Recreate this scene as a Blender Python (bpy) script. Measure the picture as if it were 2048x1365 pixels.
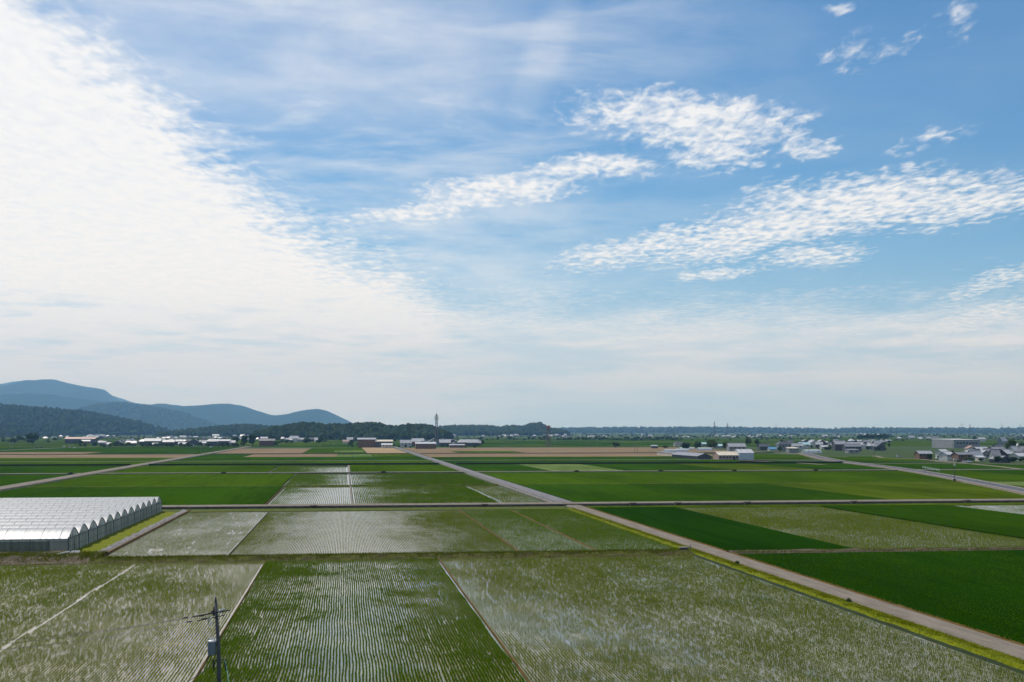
import bpy, bmesh, math, random
import numpy as np
from mathutils import Vector, Matrix
random.seed(7)
rng = np.random.default_rng(11)
for o in list(bpy.data.objects): bpy.data.objects.remove(o)
SC = bpy.context.scene
COL = SC.collection

# ------------------------------------------------------------------ camera
F = 2500.0            # focal length in photo pixels (photo 2048 wide)
H = 22.0              # eye height above the paddies
HOR = 861.4           # horizon row of the photo
cam = bpy.data.cameras.new('camera'); camo = bpy.data.objects.new('camera', cam); COL.objects.link(camo)
cam.sensor_width = 36.0; cam.lens = 36.0*F/2048
cam.shift_y = (HOR-682.5)/2048
cam.clip_start = 0.5; cam.clip_end = 80000
camo.location = (0, 0, H); camo.rotation_euler = (math.radians(90), 0, 0)
SC.camera = camo
# ------------------------------------------------------------------ light
SUN_EL = math.radians(56); SUN_AZ = math.radians(-42)     # azimuth from the view axis (+Y), minus = left
sd = Vector((math.sin(SUN_AZ)*math.cos(SUN_EL), math.cos(SUN_AZ)*math.cos(SUN_EL), math.sin(SUN_EL)))
sl = bpy.data.lights.new('sun', 'SUN'); sl.energy = 3.6; sl.angle = math.radians(0.53); sl.color = (1, .955, .89)
so = bpy.data.objects.new('sun', sl); COL.objects.link(so)
so.rotation_euler = sd.to_track_quat('Z', 'Y').to_euler()
SC.view_settings.view_transform = 'Standard'; SC.view_settings.look = 'None'
SC.view_settings.exposure = 0.0; SC.view_settings.gamma = 1.0
SC.render.engine = 'CYCLES'
cy = SC.cycles
cy.use_denoising = True
try: cy.denoiser = 'OPENIMAGEDENOISE'
except Exception: pass
cy.max_bounces = 6; cy.transparent_max_bounces = 12; cy.volume_bounces = 1
cy.diffuse_bounces = 2; cy.glossy_bounces = 3; cy.transmission_bounces = 4
cy.caustics_reflective = False; cy.caustics_refractive = False
cy.sample_clamp_indirect = 4

# ------------------------------------------------------------------ node helper
class NT:
    def __init__(s, tree): s.t = tree; s.n = tree.nodes; s.l = tree.links
    def put(s, sock, v):
        if v is None: return
        if isinstance(v, bpy.types.NodeSocket): s.l.new(v, sock)
        else:
            try: sock.default_value = v
            except Exception:
                sock.default_value = (v[0], v[1], v[2], 1) if hasattr(v, '__len__') else (v, v, v)
    def m(s, op, a, b=None, c=None, clamp=False):
        n = s.n.new('ShaderNodeMath'); n.operation = op; n.use_clamp = clamp
        s.put(n.inputs[0], a); s.put(n.inputs[1], b); s.put(n.inputs[2], c); return n.outputs[0]
    def v(s, op, a, b=None):
        n = s.n.new('ShaderNodeVectorMath'); n.operation = op
        s.put(n.inputs[0], a); s.put(n.inputs[1], b); return n.outputs[0]
    def xyz(s, x, y, z=0.0):
        n = s.n.new('ShaderNodeCombineXYZ'); s.put(n.inputs[0], x); s.put(n.inputs[1], y); s.put(n.inputs[2], z); return n.outputs[0]
    def sep(s, v):
        n = s.n.new('ShaderNodeSeparateXYZ'); s.put(n.inputs[0], v); return n.outputs
    def noise(s, vec, scale=5, detail=3, rough=.5, dist=0, lac=2.0):
        n = s.n.new('ShaderNodeTexNoise'); s.put(n.inputs['Vector'], vec)
        n.inputs['Scale'].default_value = scale; n.inputs['Detail'].default_value = detail
        n.inputs['Roughness'].default_value = rough; n.inputs['Distortion'].default_value = dist
        n.inputs['Lacunarity'].default_value = lac
        return n.outputs['Fac']
    def mr(s, v, a, b, c=0., d=1., kind='SMOOTHSTEP'):
        n = s.n.new('ShaderNodeMapRange'); n.interpolation_type = kind
        s.put(n.inputs['Value'], v); s.put(n.inputs['From Min'], a); s.put(n.inputs['From Max'], b)
        s.put(n.inputs['To Min'], c); s.put(n.inputs['To Max'], d); return n.outputs[0]
    def mix(s, f, a, b):
        n = s.n.new('ShaderNodeMix'); n.data_type = 'RGBA'; s.put(n.inputs[0], f)
        s.put(n.inputs[6], a if isinstance(a, bpy.types.NodeSocket) else (*a[:3], 1))
        s.put(n.inputs[7], b if isinstance(b, bpy.types.NodeSocket) else (*b[:3], 1)); return n.outputs[2]
    def ramp(s, f, stops, kind='LINEAR'):
        n = s.n.new('ShaderNodeValToRGB'); n.color_ramp.interpolation = kind; e = n.color_ramp.elements
        while len(e) < len(stops): e.new(0.5)
        for i, (p, c) in enumerate(stops):
            e[i].position = p; e[i].color = (*c, 1) if hasattr(c, '__len__') else (c, c, c, 1)
        s.put(n.inputs[0], f); return n.outputs[0]
    def map(s, vec, loc=(0,0,0), rot=(0,0,0), sc=(1,1,1)):
        n = s.n.new('ShaderNodeMapping'); s.put(n.inputs[0], vec)
        n.inputs[1].default_value = loc; n.inputs[2].default_value = rot; n.inputs[3].default_value = sc; return n.outputs[0]
    def coord(s, name='Object'): return s.n.new('ShaderNodeTexCoord').outputs[name]
    def pos(s): return s.n.new('ShaderNodeNewGeometry').outputs['Position']
    def bump(s, h, strength=.3, dist=.1):
        n = s.n.new('ShaderNodeBump'); n.inputs['Strength'].default_value = strength; n.inputs['Distance'].default_value = dist
        s.put(n.inputs['Height'], h); return n.outputs[0]

# ------------------------------------------------------------------ sky
world = bpy.data.worlds.new('World'); SC.world = world; world.use_nodes = True
wt = NT(world.node_tree); wt.n.clear()
def azel(px, py):
    u = (px-1024)/F; w = (HOR-py)/F
    return math.atan(u), math.atan(w/math.sqrt(1+u*u))
sky = wt.n.new('ShaderNodeTexSky'); sky.sky_type = 'NISHITA'; sky.sun_disc = False
sky.sun_elevation = SUN_EL; sky.sun_rotation = SUN_AZ
sky.altitude = 20; sky.air_density = 1.0; sky.dust_density = 0.15; sky.ozone_density = 3.0
G = wt.coord('Generated'); gx, gy, gz = wt.sep(G)
hyp = wt.m('SQRT', wt.m('ADD', wt.m('MULTIPLY', gx, gx), wt.m('MULTIPLY', gy, gy)))
AZ = wt.m('ARCTAN2', gx, gy); EL = wt.m('ARCTAN2', gz, hyp)
zz = wt.m('MAXIMUM', gz, .012)
PX = wt.m('DIVIDE', gx, zz); PY = wt.m('DIVIDE', gy, zz)          # a flat cloud layer, in units of its height
PV = wt.xyz(PX, PY, 0)
AEV = wt.xyz(AZ, EL, 0)
# slow wobble of all outlines
wob1 = wt.m('SUBTRACT', wt.noise(wt.map(AEV, sc=(1, 2.2, 1)), 9, 4, .6), .5)
wob2 = wt.m('SUBTRACT', wt.noise(wt.map(AEV, loc=(3, 7, 0), sc=(1, 2.2, 1)), 9, 4, .6), .5)
az = wt.m('ADD', AZ, wt.m('MULTIPLY', wob1, .05)); el = wt.m('ADD', EL, wt.m('MULTIPLY', wob2, .03))
# the great deck: everything below a limit that falls from the left to the right
deckpts = [(-260,-420),(-60,-200),(110,-30),(250,95),(330,175),(430,265),(545,362),(640,424),(760,478),(850,545),(905,585),(1000,592),(1300,600),(1700,590),(2048,575),(2500,540)]
A0, A1 = -.62, .62
def c(x): return (x-A0)/(A1-A0)
stops = [(0.0, .62)]
for px, py in deckpts:
    a, e = azel(px, py); stops.append((min(.999, c(a)), max(0, e)))
stops.append((1.0, .16))
EB = wt.ramp(wt.m('DIVIDE', wt.m('SUBTRACT', az, A0), A1-A0), stops)
# noises in the flat layer
n_big = wt.noise(wt.map(PV, sc=(1, .55, 1)), 1.6, 4, .55, .3)
n_mid = wt.noise(wt.map(PV, loc=(5, 1, 0), rot=(0,0,.25), sc=(1, .62, 1)), 9, 4, .58, .25)
n_cell = wt.noise(wt.map(PV, loc=(2, 9, 0), rot=(0,0,-.2), sc=(1, .42, 1)), 21, 3, .55, .35)
n_str = wt.noise(wt.map(AEV, rot=(0,0,-.62), sc=(1, 9, 1)), 3.4, 5, .55, .35)
n_fin = wt.noise(wt.map(AEV, loc=(3,1,0), rot=(0,0,-.45), sc=(1, 6, 1)), 14, 4, .6, .3)
d = wt.m('SUBTRACT', EB, el)                                        # >0 inside the deck
calm = wt.mr(EL, .05, .15, .15, 1)
edge_n = wt.m('MULTIPLY', calm, wt.m('ADD', wt.m('MULTIPLY', wt.m('SUBTRACT', n_mid, .5), .09), wt.m('MULTIPLY', wt.m('SUBTRACT', n_cell, .5), .06)))
edge_n = wt.m('ADD', edge_n, wt.m('MULTIPLY', wt.m('SUBTRACT', n_fin, .5), .05))
deck = wt.mr(wt.m('ADD', d, edge_n), -.014, .052)
# towards the right and the horizon the deck thins to streaks
right = wt.mr(az, azel(760,0)[0], azel(1120,0)[0])
low = wt.mr(el, azel(1024,500)[1], azel(1024,780)[1])
streak = wt.mr(wt.m('ADD', wt.m('MULTIPLY', n_str, .72), wt.m('MULTIPLY', n_fin, .28)), .38, .55)
band = wt.m('MULTIPLY', wt.mr(EL, .150, .105), wt.mr(EL, .0, .055, .35, 1))
thin_r = wt.m('ADD', .04, wt.m('MULTIPLY', band, wt.m('MULTIPLY_ADD', streak, .62, .34)))
bsum = wt.m('ADD', wt.m('MULTIPLY', n_big, .25), wt.m('ADD', wt.m('MULTIPLY', n_str, .40), wt.m('MULTIPLY', n_fin, .35)))
body = wt.mr(bsum, wt.mr(EL, .16, .06, .28, .38), wt.mr(EL, .16, .06, .46, .53), wt.mr(EL, .17, .05, .82, .30), .985)
opac = wt.n.new('ShaderNodeMix'); opac.data_type = 'FLOAT'
wt.put(opac.inputs[0], right); wt.put(opac.inputs[2], body); wt.put(opac.inputs[3], thin_r)
deckA = wt.m('MULTIPLY', deck, opac.outputs[0])
# separate patches (px, py, half width, half height, tilt deg, gain)
patches = [(1370,238,262,62,4,1),(1440,285,115,62,0,.9),(1180,332,150,28,3,1),(1000,382,190,34,-6,1),(830,425,150,22,-4,.8),
           (1560,452,330,52,-10,1),(1740,405,300,64,-3,1),(1280,492,200,30,-14,.85),(1940,410,190,42,-8,.9),(1620,290,60,22,-8,.75),(1620,515,120,24,-5,.75),
           (1440,548,90,18,-3,.8),(1780,92,100,16,-22,.30),(1690,92,48,18,-20,.26),(1690,20,22,10,0,.18),(1930,20,54,24,-60,.20),(1712,138,26,10,0,.25),
           (1860,285,80,14,-12,.3),(2010,560,130,24,-18,.6),(1500,335,60,14,0,.6),(1960,640,160,22,-14,.6)]
cov = None
for (px, py, rx, ry, rot, gain) in patches:
    a0, e0 = azel(px, py); r = math.radians(rot)
    da = wt.m('SUBTRACT', az, a0); de = wt.m('SUBTRACT', el, e0)
    # picture y grows downward, elevation upward
    cr, sr = math.cos(r), math.sin(r)
    p = wt.m('MULTIPLY', wt.m('MULTIPLY_ADD', de, -sr, wt.m('MULTIPLY', da, cr)), F/rx)
    q = wt.m('MULTIPLY', wt.m('MULTIPLY_ADD', de, cr, wt.m('MULTIPLY', da, sr)), F/ry)
    k = wt.m('SUBTRACT', 1.0, wt.m('MULTIPLY_ADD', p, p, wt.m('MULTIPLY', q, q)))
    k = wt.m('MULTIPLY', k, gain)
    cov = k if cov is None else wt.m('MAXIMUM', cov, k)
cn = wt.m('ADD', wt.m('MULTIPLY', wt.m('SUBTRACT', n_cell, .5), 2.6), wt.m('MULTIPLY', wt.m('SUBTRACT', n_mid, .5), 1.7))
patchA = wt.m('MULTIPLY', wt.mr(wt.m('ADD', wt.m('MAXIMUM', cov, -2.0), cn), -.12, 1.35), wt.mr(cov, -.55, .15))
patchA = wt.m('MULTIPLY', patchA, .93)
# thin high veil
cir = wt.noise(wt.map(AEV, rot=(0,0,.42), sc=(1, 4.5, 1)), 5, 6, .62, .25)
veil = wt.m('MULTIPLY', wt.mr(cir, .34, .70), wt.mr(az, azel(1750,0)[0], azel(700,0)[0], .05, .62))
veil = wt.m('MAXIMUM', veil, wt.m('MULTIPLY', wt.m('MULTIPLY', wt.mr(EL, .19, .29), wt.mr(az, azel(1300,0)[0], azel(760,0)[0])), wt.mr(cir, .25, .7, .22, .62)))
a0, e0 = azel(1090, 110)
fall = wt.m('ADD', wt.m('POWER', wt.m('MULTIPLY', wt.m('SUBTRACT', wt.m('MULTIPLY_ADD', wt.m('SUBTRACT', EL, e0), -.42, AZ), a0), F/46), 2), wt.m('POWER', wt.m('MULTIPLY', wt.m('SUBTRACT', EL, e0), F/125), 2))
fallA = wt.m('MULTIPLY', wt.mr(fall, 1.6, 0), wt.m('MULTIPLY', wt.mr(cir, .3, .65, .4, 1), .22))
inv = lambda x: wt.m('SUBTRACT', 1.0, x, clamp=True)
clear = wt.m('MULTIPLY', wt.m('MULTIPLY', inv(deckA), inv(patchA)), wt.m('MULTIPLY', inv(veil), inv(fallA)))
alpha = inv(clear)
# far from the view the same weather goes on: broken cloud
gen = wt.mr(wt.m('ADD', wt.m('MULTIPLY', n_big, .7), wt.m('MULTIPLY', n_mid, .3)), .46, .62, .1, .85)
away = wt.mr(wt.m('ABSOLUTE', AZ), .62, .95)
away = wt.m('MAXIMUM', away, wt.mr(EL, .42, .62))
am = wt.n.new('ShaderNodeMix'); am.data_type = 'FLOAT'
wt.put(am.inputs[0], away); wt.put(am.inputs[2], alpha); wt.put(am.inputs[3], gen)
alpha = am.outputs[0]
# thick cell centres are a shade greyer
shade = wt.m('ADD', wt.m('MULTIPLY', n_cell, .55), wt.m('MULTIPLY', n_mid, .45))
ccol = wt.mix(wt.mr(shade, .36, .60), (.875,.90,.94), (.955,.96,.97))
skyc = wt.v('MULTIPLY', sky.outputs[0], (.051, .080, .098))
skyc = wt.mix(wt.mr(EL, .17, .015, 0, .80), skyc, (.36,.51,.74))
lowwhite = wt.mr(EL, .13, .0)
ccol = wt.mix(lowwhite, ccol, (.58,.645,.755))
fin = wt.mix(alpha, skyc, ccol)
bg = wt.n.new('ShaderNodeBackground'); wt.put(bg.inputs[0], fin); bg.inputs[1].default_value = 1.0
out = wt.n.new('ShaderNodeOutputWorld'); wt.l.new(bg.outputs[0], out.inputs[0])
world.cycles.sampling_method = 'MANUAL'; world.cycles.sample_map_resolution = 512

# ------------------------------------------------------------------ geometry helpers
TH = math.atan(335.5/F)
ES = Vector((math.cos(TH), math.sin(TH))); ET = Vector((-math.sin(TH), math.cos(TH)))
def P(px, py):                                   # photo pixel on the plain -> world x, y
    Y = F*H/(py-HOR); return Vector(((px-1024)/F*Y, Y))
def ST(px, py):
    p = P(px, py); return p.dot(ES), p.dot(ET)
def W(s, t): return ES*s + ET*t                  # grid -> world
def S_(px, py): return ST(px, py)[0]
def T_(px, py): return ST(px, py)[1]
def tag(o, label=None, cat=None, group=None, kind=None):
    if label: o['label'] = label
    if cat: o['category'] = cat
    if group: o['group'] = group
    if kind: o['kind'] = kind
    return o
def empty(name, loc=(0,0,0), rz=0):
    o = bpy.data.objects.new(name, None); COL.objects.link(o); o.location = loc; o.rotation_euler = (0,0,rz); o.empty_display_size = .3
    return o
class MB:
    def __init__(s): s.v = []; s.f = []; s.mi = []
    def add(s, vs, fs):
        k = len(s.v); s.v += [tuple(q) for q in vs]; s.f += [tuple(i+k for i in f) for f in fs]; return s
    def box(s, x0, x1, y0, y1, z0, z1):
        return s.add([(x0,y0,z0),(x1,y0,z0),(x1,y1,z0),(x0,y1,z0),(x0,y0,z1),(x1,y0,z1),(x1,y1,z1),(x0,y1,z1)],
                     [(3,2,1,0),(4,5,6,7),(0,1,5,4),(1,2,6,5),(2,3,7,6),(3,0,4,7)])
    def bar(s, a, b, w, w2=None):                # square bar from a to b
        a = Vector(a); b = Vector(b); d = (b-a).normalized(); w2 = w if w2 is None else w2
        up = Vector((0,0,1)) if abs(d.z) < .95 else Vector((1,0,0))
        x = d.cross(up).normalized(); y = d.cross(x)
        vs = [a+x*i*w/2+y*j*w/2 for i, j in ((-1,-1),(1,-1),(1,1),(-1,1))] + [b+x*i*w2/2+y*j*w2/2 for i, j in ((-1,-1),(1,-1),(1,1),(-1,1))]
        return s.add(vs, [(0,1,2,3),(7,6,5,4),(0,4,5,1),(1,5,6,2),(2,6,7,3),(3,7,4,0)])
    def tube(s, pts, r, n=10, cap=True):         # round tube, r number or list
        pts = [Vector(p) for p in pts]; k = len(s.v); m = len(pts)
        rs = r if hasattr(r, '__len__') else [r]*m
        for i, p in enumerate(pts):
            d = (pts[min(i+1,m-1)]-pts[max(i-1,0)]).normalized()
            up = Vector((0,0,1)) if abs(d.z) < .9 else Vector((1,0,0))
            x = d.cross(up).normalized(); y = d.cross(x).normalized()
            for j in range(n):
                a = 2*math.pi*j/n; q = p+(x*math.cos(a)+y*math.sin(a))*rs[i]; s.v.append(tuple(q))
        for i in range(m-1):
            for j in range(n):
                a = k+i*n+j; b = k+i*n+(j+1)%n; s.f.append((a, b, b+n, a+n))
        if cap:
            s.f.append(tuple(k+j for j in range(n))[::-1]); s.f.append(tuple(k+(m-1)*n+j for j in range(n)))
        return s
    def quad(s, a, b, c, d): return s.add([a,b,c,d], [(0,1,2,3)])
    def mesh(s, name):
        me = bpy.data.meshes.new(name); me.from_pydata(s.v, [], s.f); me.update(); return me
    def build(s, name, mat, parent=None, smooth=False):
        me = s.mesh(name); o = bpy.data.objects.new(name, me); COL.objects.link(o)
        if mat: me.materials.append(mat)
        if smooth: me.polygons.foreach_set('use_smooth', [True]*len(me.polygons))
        if parent is not None: o.parent = parent
        return o
def copy_tree(o, parent=None):
    cc = o.copy(); COL.objects.link(cc); cc.parent = parent
    for ch in o.children: copy_tree(ch, cc)
    return cc
def vnoise(x, y, seed=0):
    x = np.asarray(x, float); y = np.asarray(y, float)
    xi = np.floor(x).astype(np.int64); yi = np.floor(y).astype(np.int64); fx = x-xi; fy = y-yi
    fx = fx*fx*(3-2*fx); fy = fy*fy*(3-2*fy)
    def h(a, b):
        n = (a*374761393 + b*668265263 + seed*144665) & 0xffffffff
        n = ((n ^ (n >> 13))*1274126177) & 0xffffffff
        return ((n ^ (n >> 16)) & 0xffff)/65535.0
    return (h(xi,yi)*(1-fx)+h(xi+1,yi)*fx)*(1-fy)+(h(xi,yi+1)*(1-fx)+h(xi+1,yi+1)*fx)*fy
def fbm(x, y, seed=0, oct=4):
    s = 0; a = .5
    for i in range(oct): s = s+a*vnoise(x*2**i, y*2**i, seed+i*17); a *= .5
    return s/(1-.5**oct)
def np_mesh(name, verts, tris, mat, parent=None, kind=None, smooth=False):
    me = bpy.data.meshes.new(name); verts = np.asarray(verts, np.float32); tris = np.asarray(tris, np.int32)
    me.vertices.add(len(verts)); me.vertices.foreach_set('co', verts.ravel())
    n = tris.shape[1]
    me.loops.add(tris.size); me.loops.foreach_set('vertex_index', tris.ravel())
    me.polygons.add(len(tris)); me.polygons.foreach_set('loop_start', np.arange(0, tris.size, n, dtype=np.int32))
    if smooth: me.polygons.foreach_set('use_smooth', np.ones(len(tris), bool))
    me.update(calc_edges=True); me.validate()
    o = bpy.data.objects.new(name, me); COL.objects.link(o)
    if mat: me.materials.append(mat)
    if parent is not None: o.parent = parent
    if kind: o['kind'] = kind
    return o

# ------------------------------------------------------------------ materials
MATS = {}
def mat(name, build):
    if name in MATS: return MATS[name]
    m = bpy.data.materials.new(name); m.use_nodes = True; t = NT(m.node_tree); t.n.clear()
    o = t.n.new('ShaderNodeOutputMaterial'); sh = build(t)
    t.l.new(sh, o.inputs[0]); MATS[name] = m; return m
def princ(t, col, rough=.8, spec=.5, metal=0., normal=None, **kw):
    n = t.n.new('ShaderNodeBsdfPrincipled'); t.put(n.inputs['Base Color'], col if isinstance(col, bpy.types.NodeSocket) else (*col[:3], 1))
    t.put(n.inputs['Roughness'], rough); t.put(n.inputs['Specular IOR Level'], spec); t.put(n.inputs['Metallic'], metal)
    if normal is not None: t.put(n.inputs['Normal'], normal)
    for k, v in kw.items(): t.put(n.inputs[k], v)
    return n.outputs[0]
def plain(name, col, rough=.7, spec=.4, var=.15, scale=.6, metal=0.):
    def b(t):
        n = t.noise(t.coord('Object'), scale, 4, .6)
        cc = t.mix(t.mr(n, .3, .7), tuple(x*(1-var) for x in col), tuple(min(1, x*(1+var)) for x in col))
        return princ(t, cc, rough, spec, metal)
    return mat(name, b)
def leafy(name, lo, hi, trans=.35, scale=.05):
    def b(t):
        isl = t.n.new('ShaderNodeNewGeometry').outputs['Random Per Island']
        n = t.noise(t.pos(), scale, 3, .6)
        f = t.m('ADD', t.m('MULTIPLY', isl, .5), t.m('MULTIPLY', n, .5))
        cc = t.mix(t.mr(f, .2, .8), lo, hi)
        df = t.n.new('ShaderNodeBsdfDiffuse'); t.put(df.inputs[0], cc)
        tr = t.n.new('ShaderNodeBsdfTranslucent'); t.put(tr.inputs[0], t.mix(.5, cc, tuple(min(1, x*1.5) for x in hi)))
        ms = t.n.new('ShaderNodeMixShader'); ms.inputs[0].default_value = trans; t.l.new(df.outputs[0], ms.inputs[1]); t.l.new(tr.outputs[0], ms.inputs[2])
        return ms.outputs[0]
    return mat(name, b)
GRID = dict(rot=(0,0,-TH))
def gridco(t, sc=(1,1,1)):
    return t.map(t.map(t.pos(), **GRID), sc=sc)
def crop(name, lo, hi, rough=.95, streak=1.0, big=(.02,.006), spec=.03):
    """closed canopy of rice: streaks along the planting rows, wide soft patches"""
    def b(t):
        a = t.noise(gridco(t, (big[0], big[1], 1)), 1, 4, .6)
        r = t.noise(gridco(t, (.55, .035, 1)), 1, 4, .65)
        f = t.noise(gridco(t, (2.6, .9, 1)), 1, 3, .65)
        k = t.m('ADD', t.m('ADD', t.m('MULTIPLY', a, .5), t.m('MULTIPLY', r, .28*streak)), t.m('MULTIPLY', f, .22))
        sx = t.sep(gridco(t))[0]
        tm = t.m('ABSOLUTE', t.m('SUBTRACT', t.m('FRACT', t.m('DIVIDE', sx, 13.7)), .5))
        tm = t.m('MULTIPLY', t.mr(tm, .045, .015), t.mr(t.noise(gridco(t, (.05,.02,1)), 1, 3, .6), .45, .6))
        k = t.m('SUBTRACT', k, t.m('MULTIPLY', tm, .16))
        cc = t.mix(t.mr(k, .37, .63), tuple(x*.84 for x in lo), tuple(x*1.14 for x in hi))
        df = t.n.new('ShaderNodeBsdfDiffuse'); t.put(df.inputs[0], cc); t.put(df.inputs['Normal'], t.bump(f, .8, .25))
        return df.outputs[0]
    return mat(name, b)
def water(name, mud=(.13,.115,.08), rough=.06):
    def b(t):
        n = t.noise(gridco(t, (.25, .12, 1)), 1, 4, .6)
        w = t.noise(gridco(t, (3, 3, 1)), 1, 3, .6)
        cc = t.mix(t.mr(n, .35, .65), tuple(x*.8 for x in mud), tuple(x*1.25 for x in mud))
        return princ(t, cc, t.mr(n, .3, .7, rough*.6, rough*1.6), .6, normal=t.bump(w, .05, .02), IOR=1.33)
    return mat(name, b)
def soil(name, lo, hi, sc=(.5,.5), rough=.95):
    def b(t):
        a = t.noise(gridco(t, (sc[0], sc[1], 1)), 1, 5, .65)
        f = t.noise(t.pos(), 3.0, 3, .6)
        cc = t.mix(t.mr(t.m('ADD', t.m('MULTIPLY', a, .7), t.m('MULTIPLY', f, .3)), .35, .65), lo, hi)
        return princ(t, cc, rough, .1, normal=t.bump(f, .6, .1))
    return mat(name, b)
M_dense   = crop('rice_dense', (0.0165, 0.047, 0.0004), (0.026, 0.066, 0.0007))
M_deep    = crop('rice_deep', (0.0065, 0.03, 0.0004), (0.0105, 0.04, 0.0006))
M_bright  = crop('rice_bright', (.031,.066,.0003), (.047,.090,.0005))
M_pale    = crop('rice_pale', (0.075, 0.125, 0.026), (0.125, 0.17, 0.055), big=(.05,.01))
M_olive   = crop('rice_olive', (0.04, 0.07, 0.002), (0.066, 0.098, 0.006), big=(.05,.01))
M_far     = crop('far_green', (.030,.058,.006), (.050,.082,.012), big=(.008,.003))
M_brown   = soil('stubble', (.12,.082,.040), (.25,.175,.095), (.02,.09))
M_tan     = soil('dry_tan', (.24,.17,.09), (.36,.26,.14), (.05,.1))
M_ground  = soil('plain_ground', (.028,.055,.009), (.050,.078,.018), (.01,.01))
M_earth   = soil('dark_earth', (.075,.060,.042), (.145,.115,.08), (.4,.4))
M_grass   = soil('bank_grass', (.045,.068,.004), (.095,.105,.012), (.5,.25))
M_bankmix = soil('bank_mix', (.050,.038,.018), (.085,.098,.012), (.35,.5))
M_verge   = soil('verge_grass', (.105,.13,.001), (.16,.175,.003), (.6,.3))
M_rust    = soil('dry_verge', (.085,.052,.016), (.16,.10,.03), (.6,.3))
M_water   = water('paddy_water')
M_waterm  = water('paddy_water_muddy', (.20,.175,.115), .10)
M_canal   = water('canal_water', (.03,.03,.02), .05)
M_gravel  = soil('gravel_road', (.150,.128,.100), (.215,.186,.150), (.9,.15))
M_conc    = soil('concrete', (.17,.158,.135), (.25,.235,.20), (.8,.2))
M_concd   = soil('old_concrete', (.07,.065,.055), (.13,.12,.10), (.5,.3))
M_asph    = soil('asphalt', (.070,.070,.078), (.11,.11,.118), (.8,.1), .8)
M_asphl   = soil('worn_asphalt', (.14,.137,.14), (.20,.194,.195), (.8,.12), .85)
M_hedge   = soil('dark_bank', (.018,.030,.012), (.03,.045,.016), (.2,.2))
M_blade   = leafy('rice_blade', (.072,.122,.0015), (.150,.195,.007), .42, .08)
M_bladed  = leafy('rice_blade_deep', (.046,.104,.001), (.110,.185,.003), .40, .12)
M_weed    = leafy('weed_blade', (.045,.072,.003), (.12,.135,.008), .35, .4)
M_leafd   = leafy('leaf_dark', (.018,.040,.012), (.050,.085,.024), .2, .08)
M_leafm   = leafy('leaf_mid', (.030,.065,.014), (.085,.125,.030), .25, .08)
M_bark    = plain('bark', (.06,.045,.03), .9)

# ------------------------------------------------------------------ the plain
g = MB(); R = 27000
g.quad((-R,-600,0),(R,-600,0),(R,R,0),(-R,R,0))
tag(g.build('ground', M_ground), 'flat green plain reaching to the hills', 'ground', kind='structure')

def patch(name, s0, s1, t0, t1, z, m, label, cat='field', z0=None, kind='structure', group=None):
    """rectangle of the field grid; with z0 it gets sides down to z0"""
    b = MB(); c4 = [W(s0,t0), W(s1,t0), W(s1,t1), W(s0,t1)]
    top = [(p.x,p.y,z) for p in c4]
    if z0 is None: b.add(top, [(0,1,2,3)])
    else:
        bot = [(p.x,p.y,z0) for p in c4]
        b.add(bot+top, [(4,5,6,7),(0,1,5,4),(1,2,6,5),(2,3,7,6),(3,0,4,7)])
    o = b.build(name, m); tag(o, label, cat, group, kind); return o
def bank(name, axis, c0, a0, a1, wt_, wb, h, m, label, cat='levee', seed=0, rough=.08, kind='structure', step=2.0, c1=None, base=0.0, cap=None):
    """long low bank with sloping sides; axis 's' runs along s at t=c0, 't' runs along t at s=c0"""
    n = max(2, int(abs(a1-a0)/step)); aa = np.linspace(a0, a1, n+1); v = []; f = []
    off = [(-wb/2,base),(-wt_/2,h),(0,h*1.02),(wt_/2,h),(wb/2,base)]
    for i, a in enumerate(aa):
        cc = c0+(0 if c1 is None else (c1-c0)*i/n)
        for j, (dx, z) in enumerate(off):
            jj = (vnoise(a*.6, j*3.1, seed)-.5)*2*rough*(0 if z <= base else 1)
            kk = (vnoise(a*.45, j*7.7+9, seed+5)-.5)*2*rough*1.5
            p = W(a, cc+dx+kk) if axis == 's' else W(cc+dx+kk, a)
            v.append((p.x, p.y, z+jj))
    k = len(off)
    for i in range(n):
        for j in range(k-1):
            q = (i*k+j, (i+1)*k+j, (i+1)*k+j+1, i*k+j+1); f.append(q if axis == 's' else q[::-1])
    b = MB(); b.v = v; b.f = [q[::1] for q in f]
    o = b.build(name, m); tag(o, label, cat, None, kind); return o
def in_view(x, y, marg=9.0):
    return (np.abs(x) < y*1024/F+marg) & (y > 98)
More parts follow.
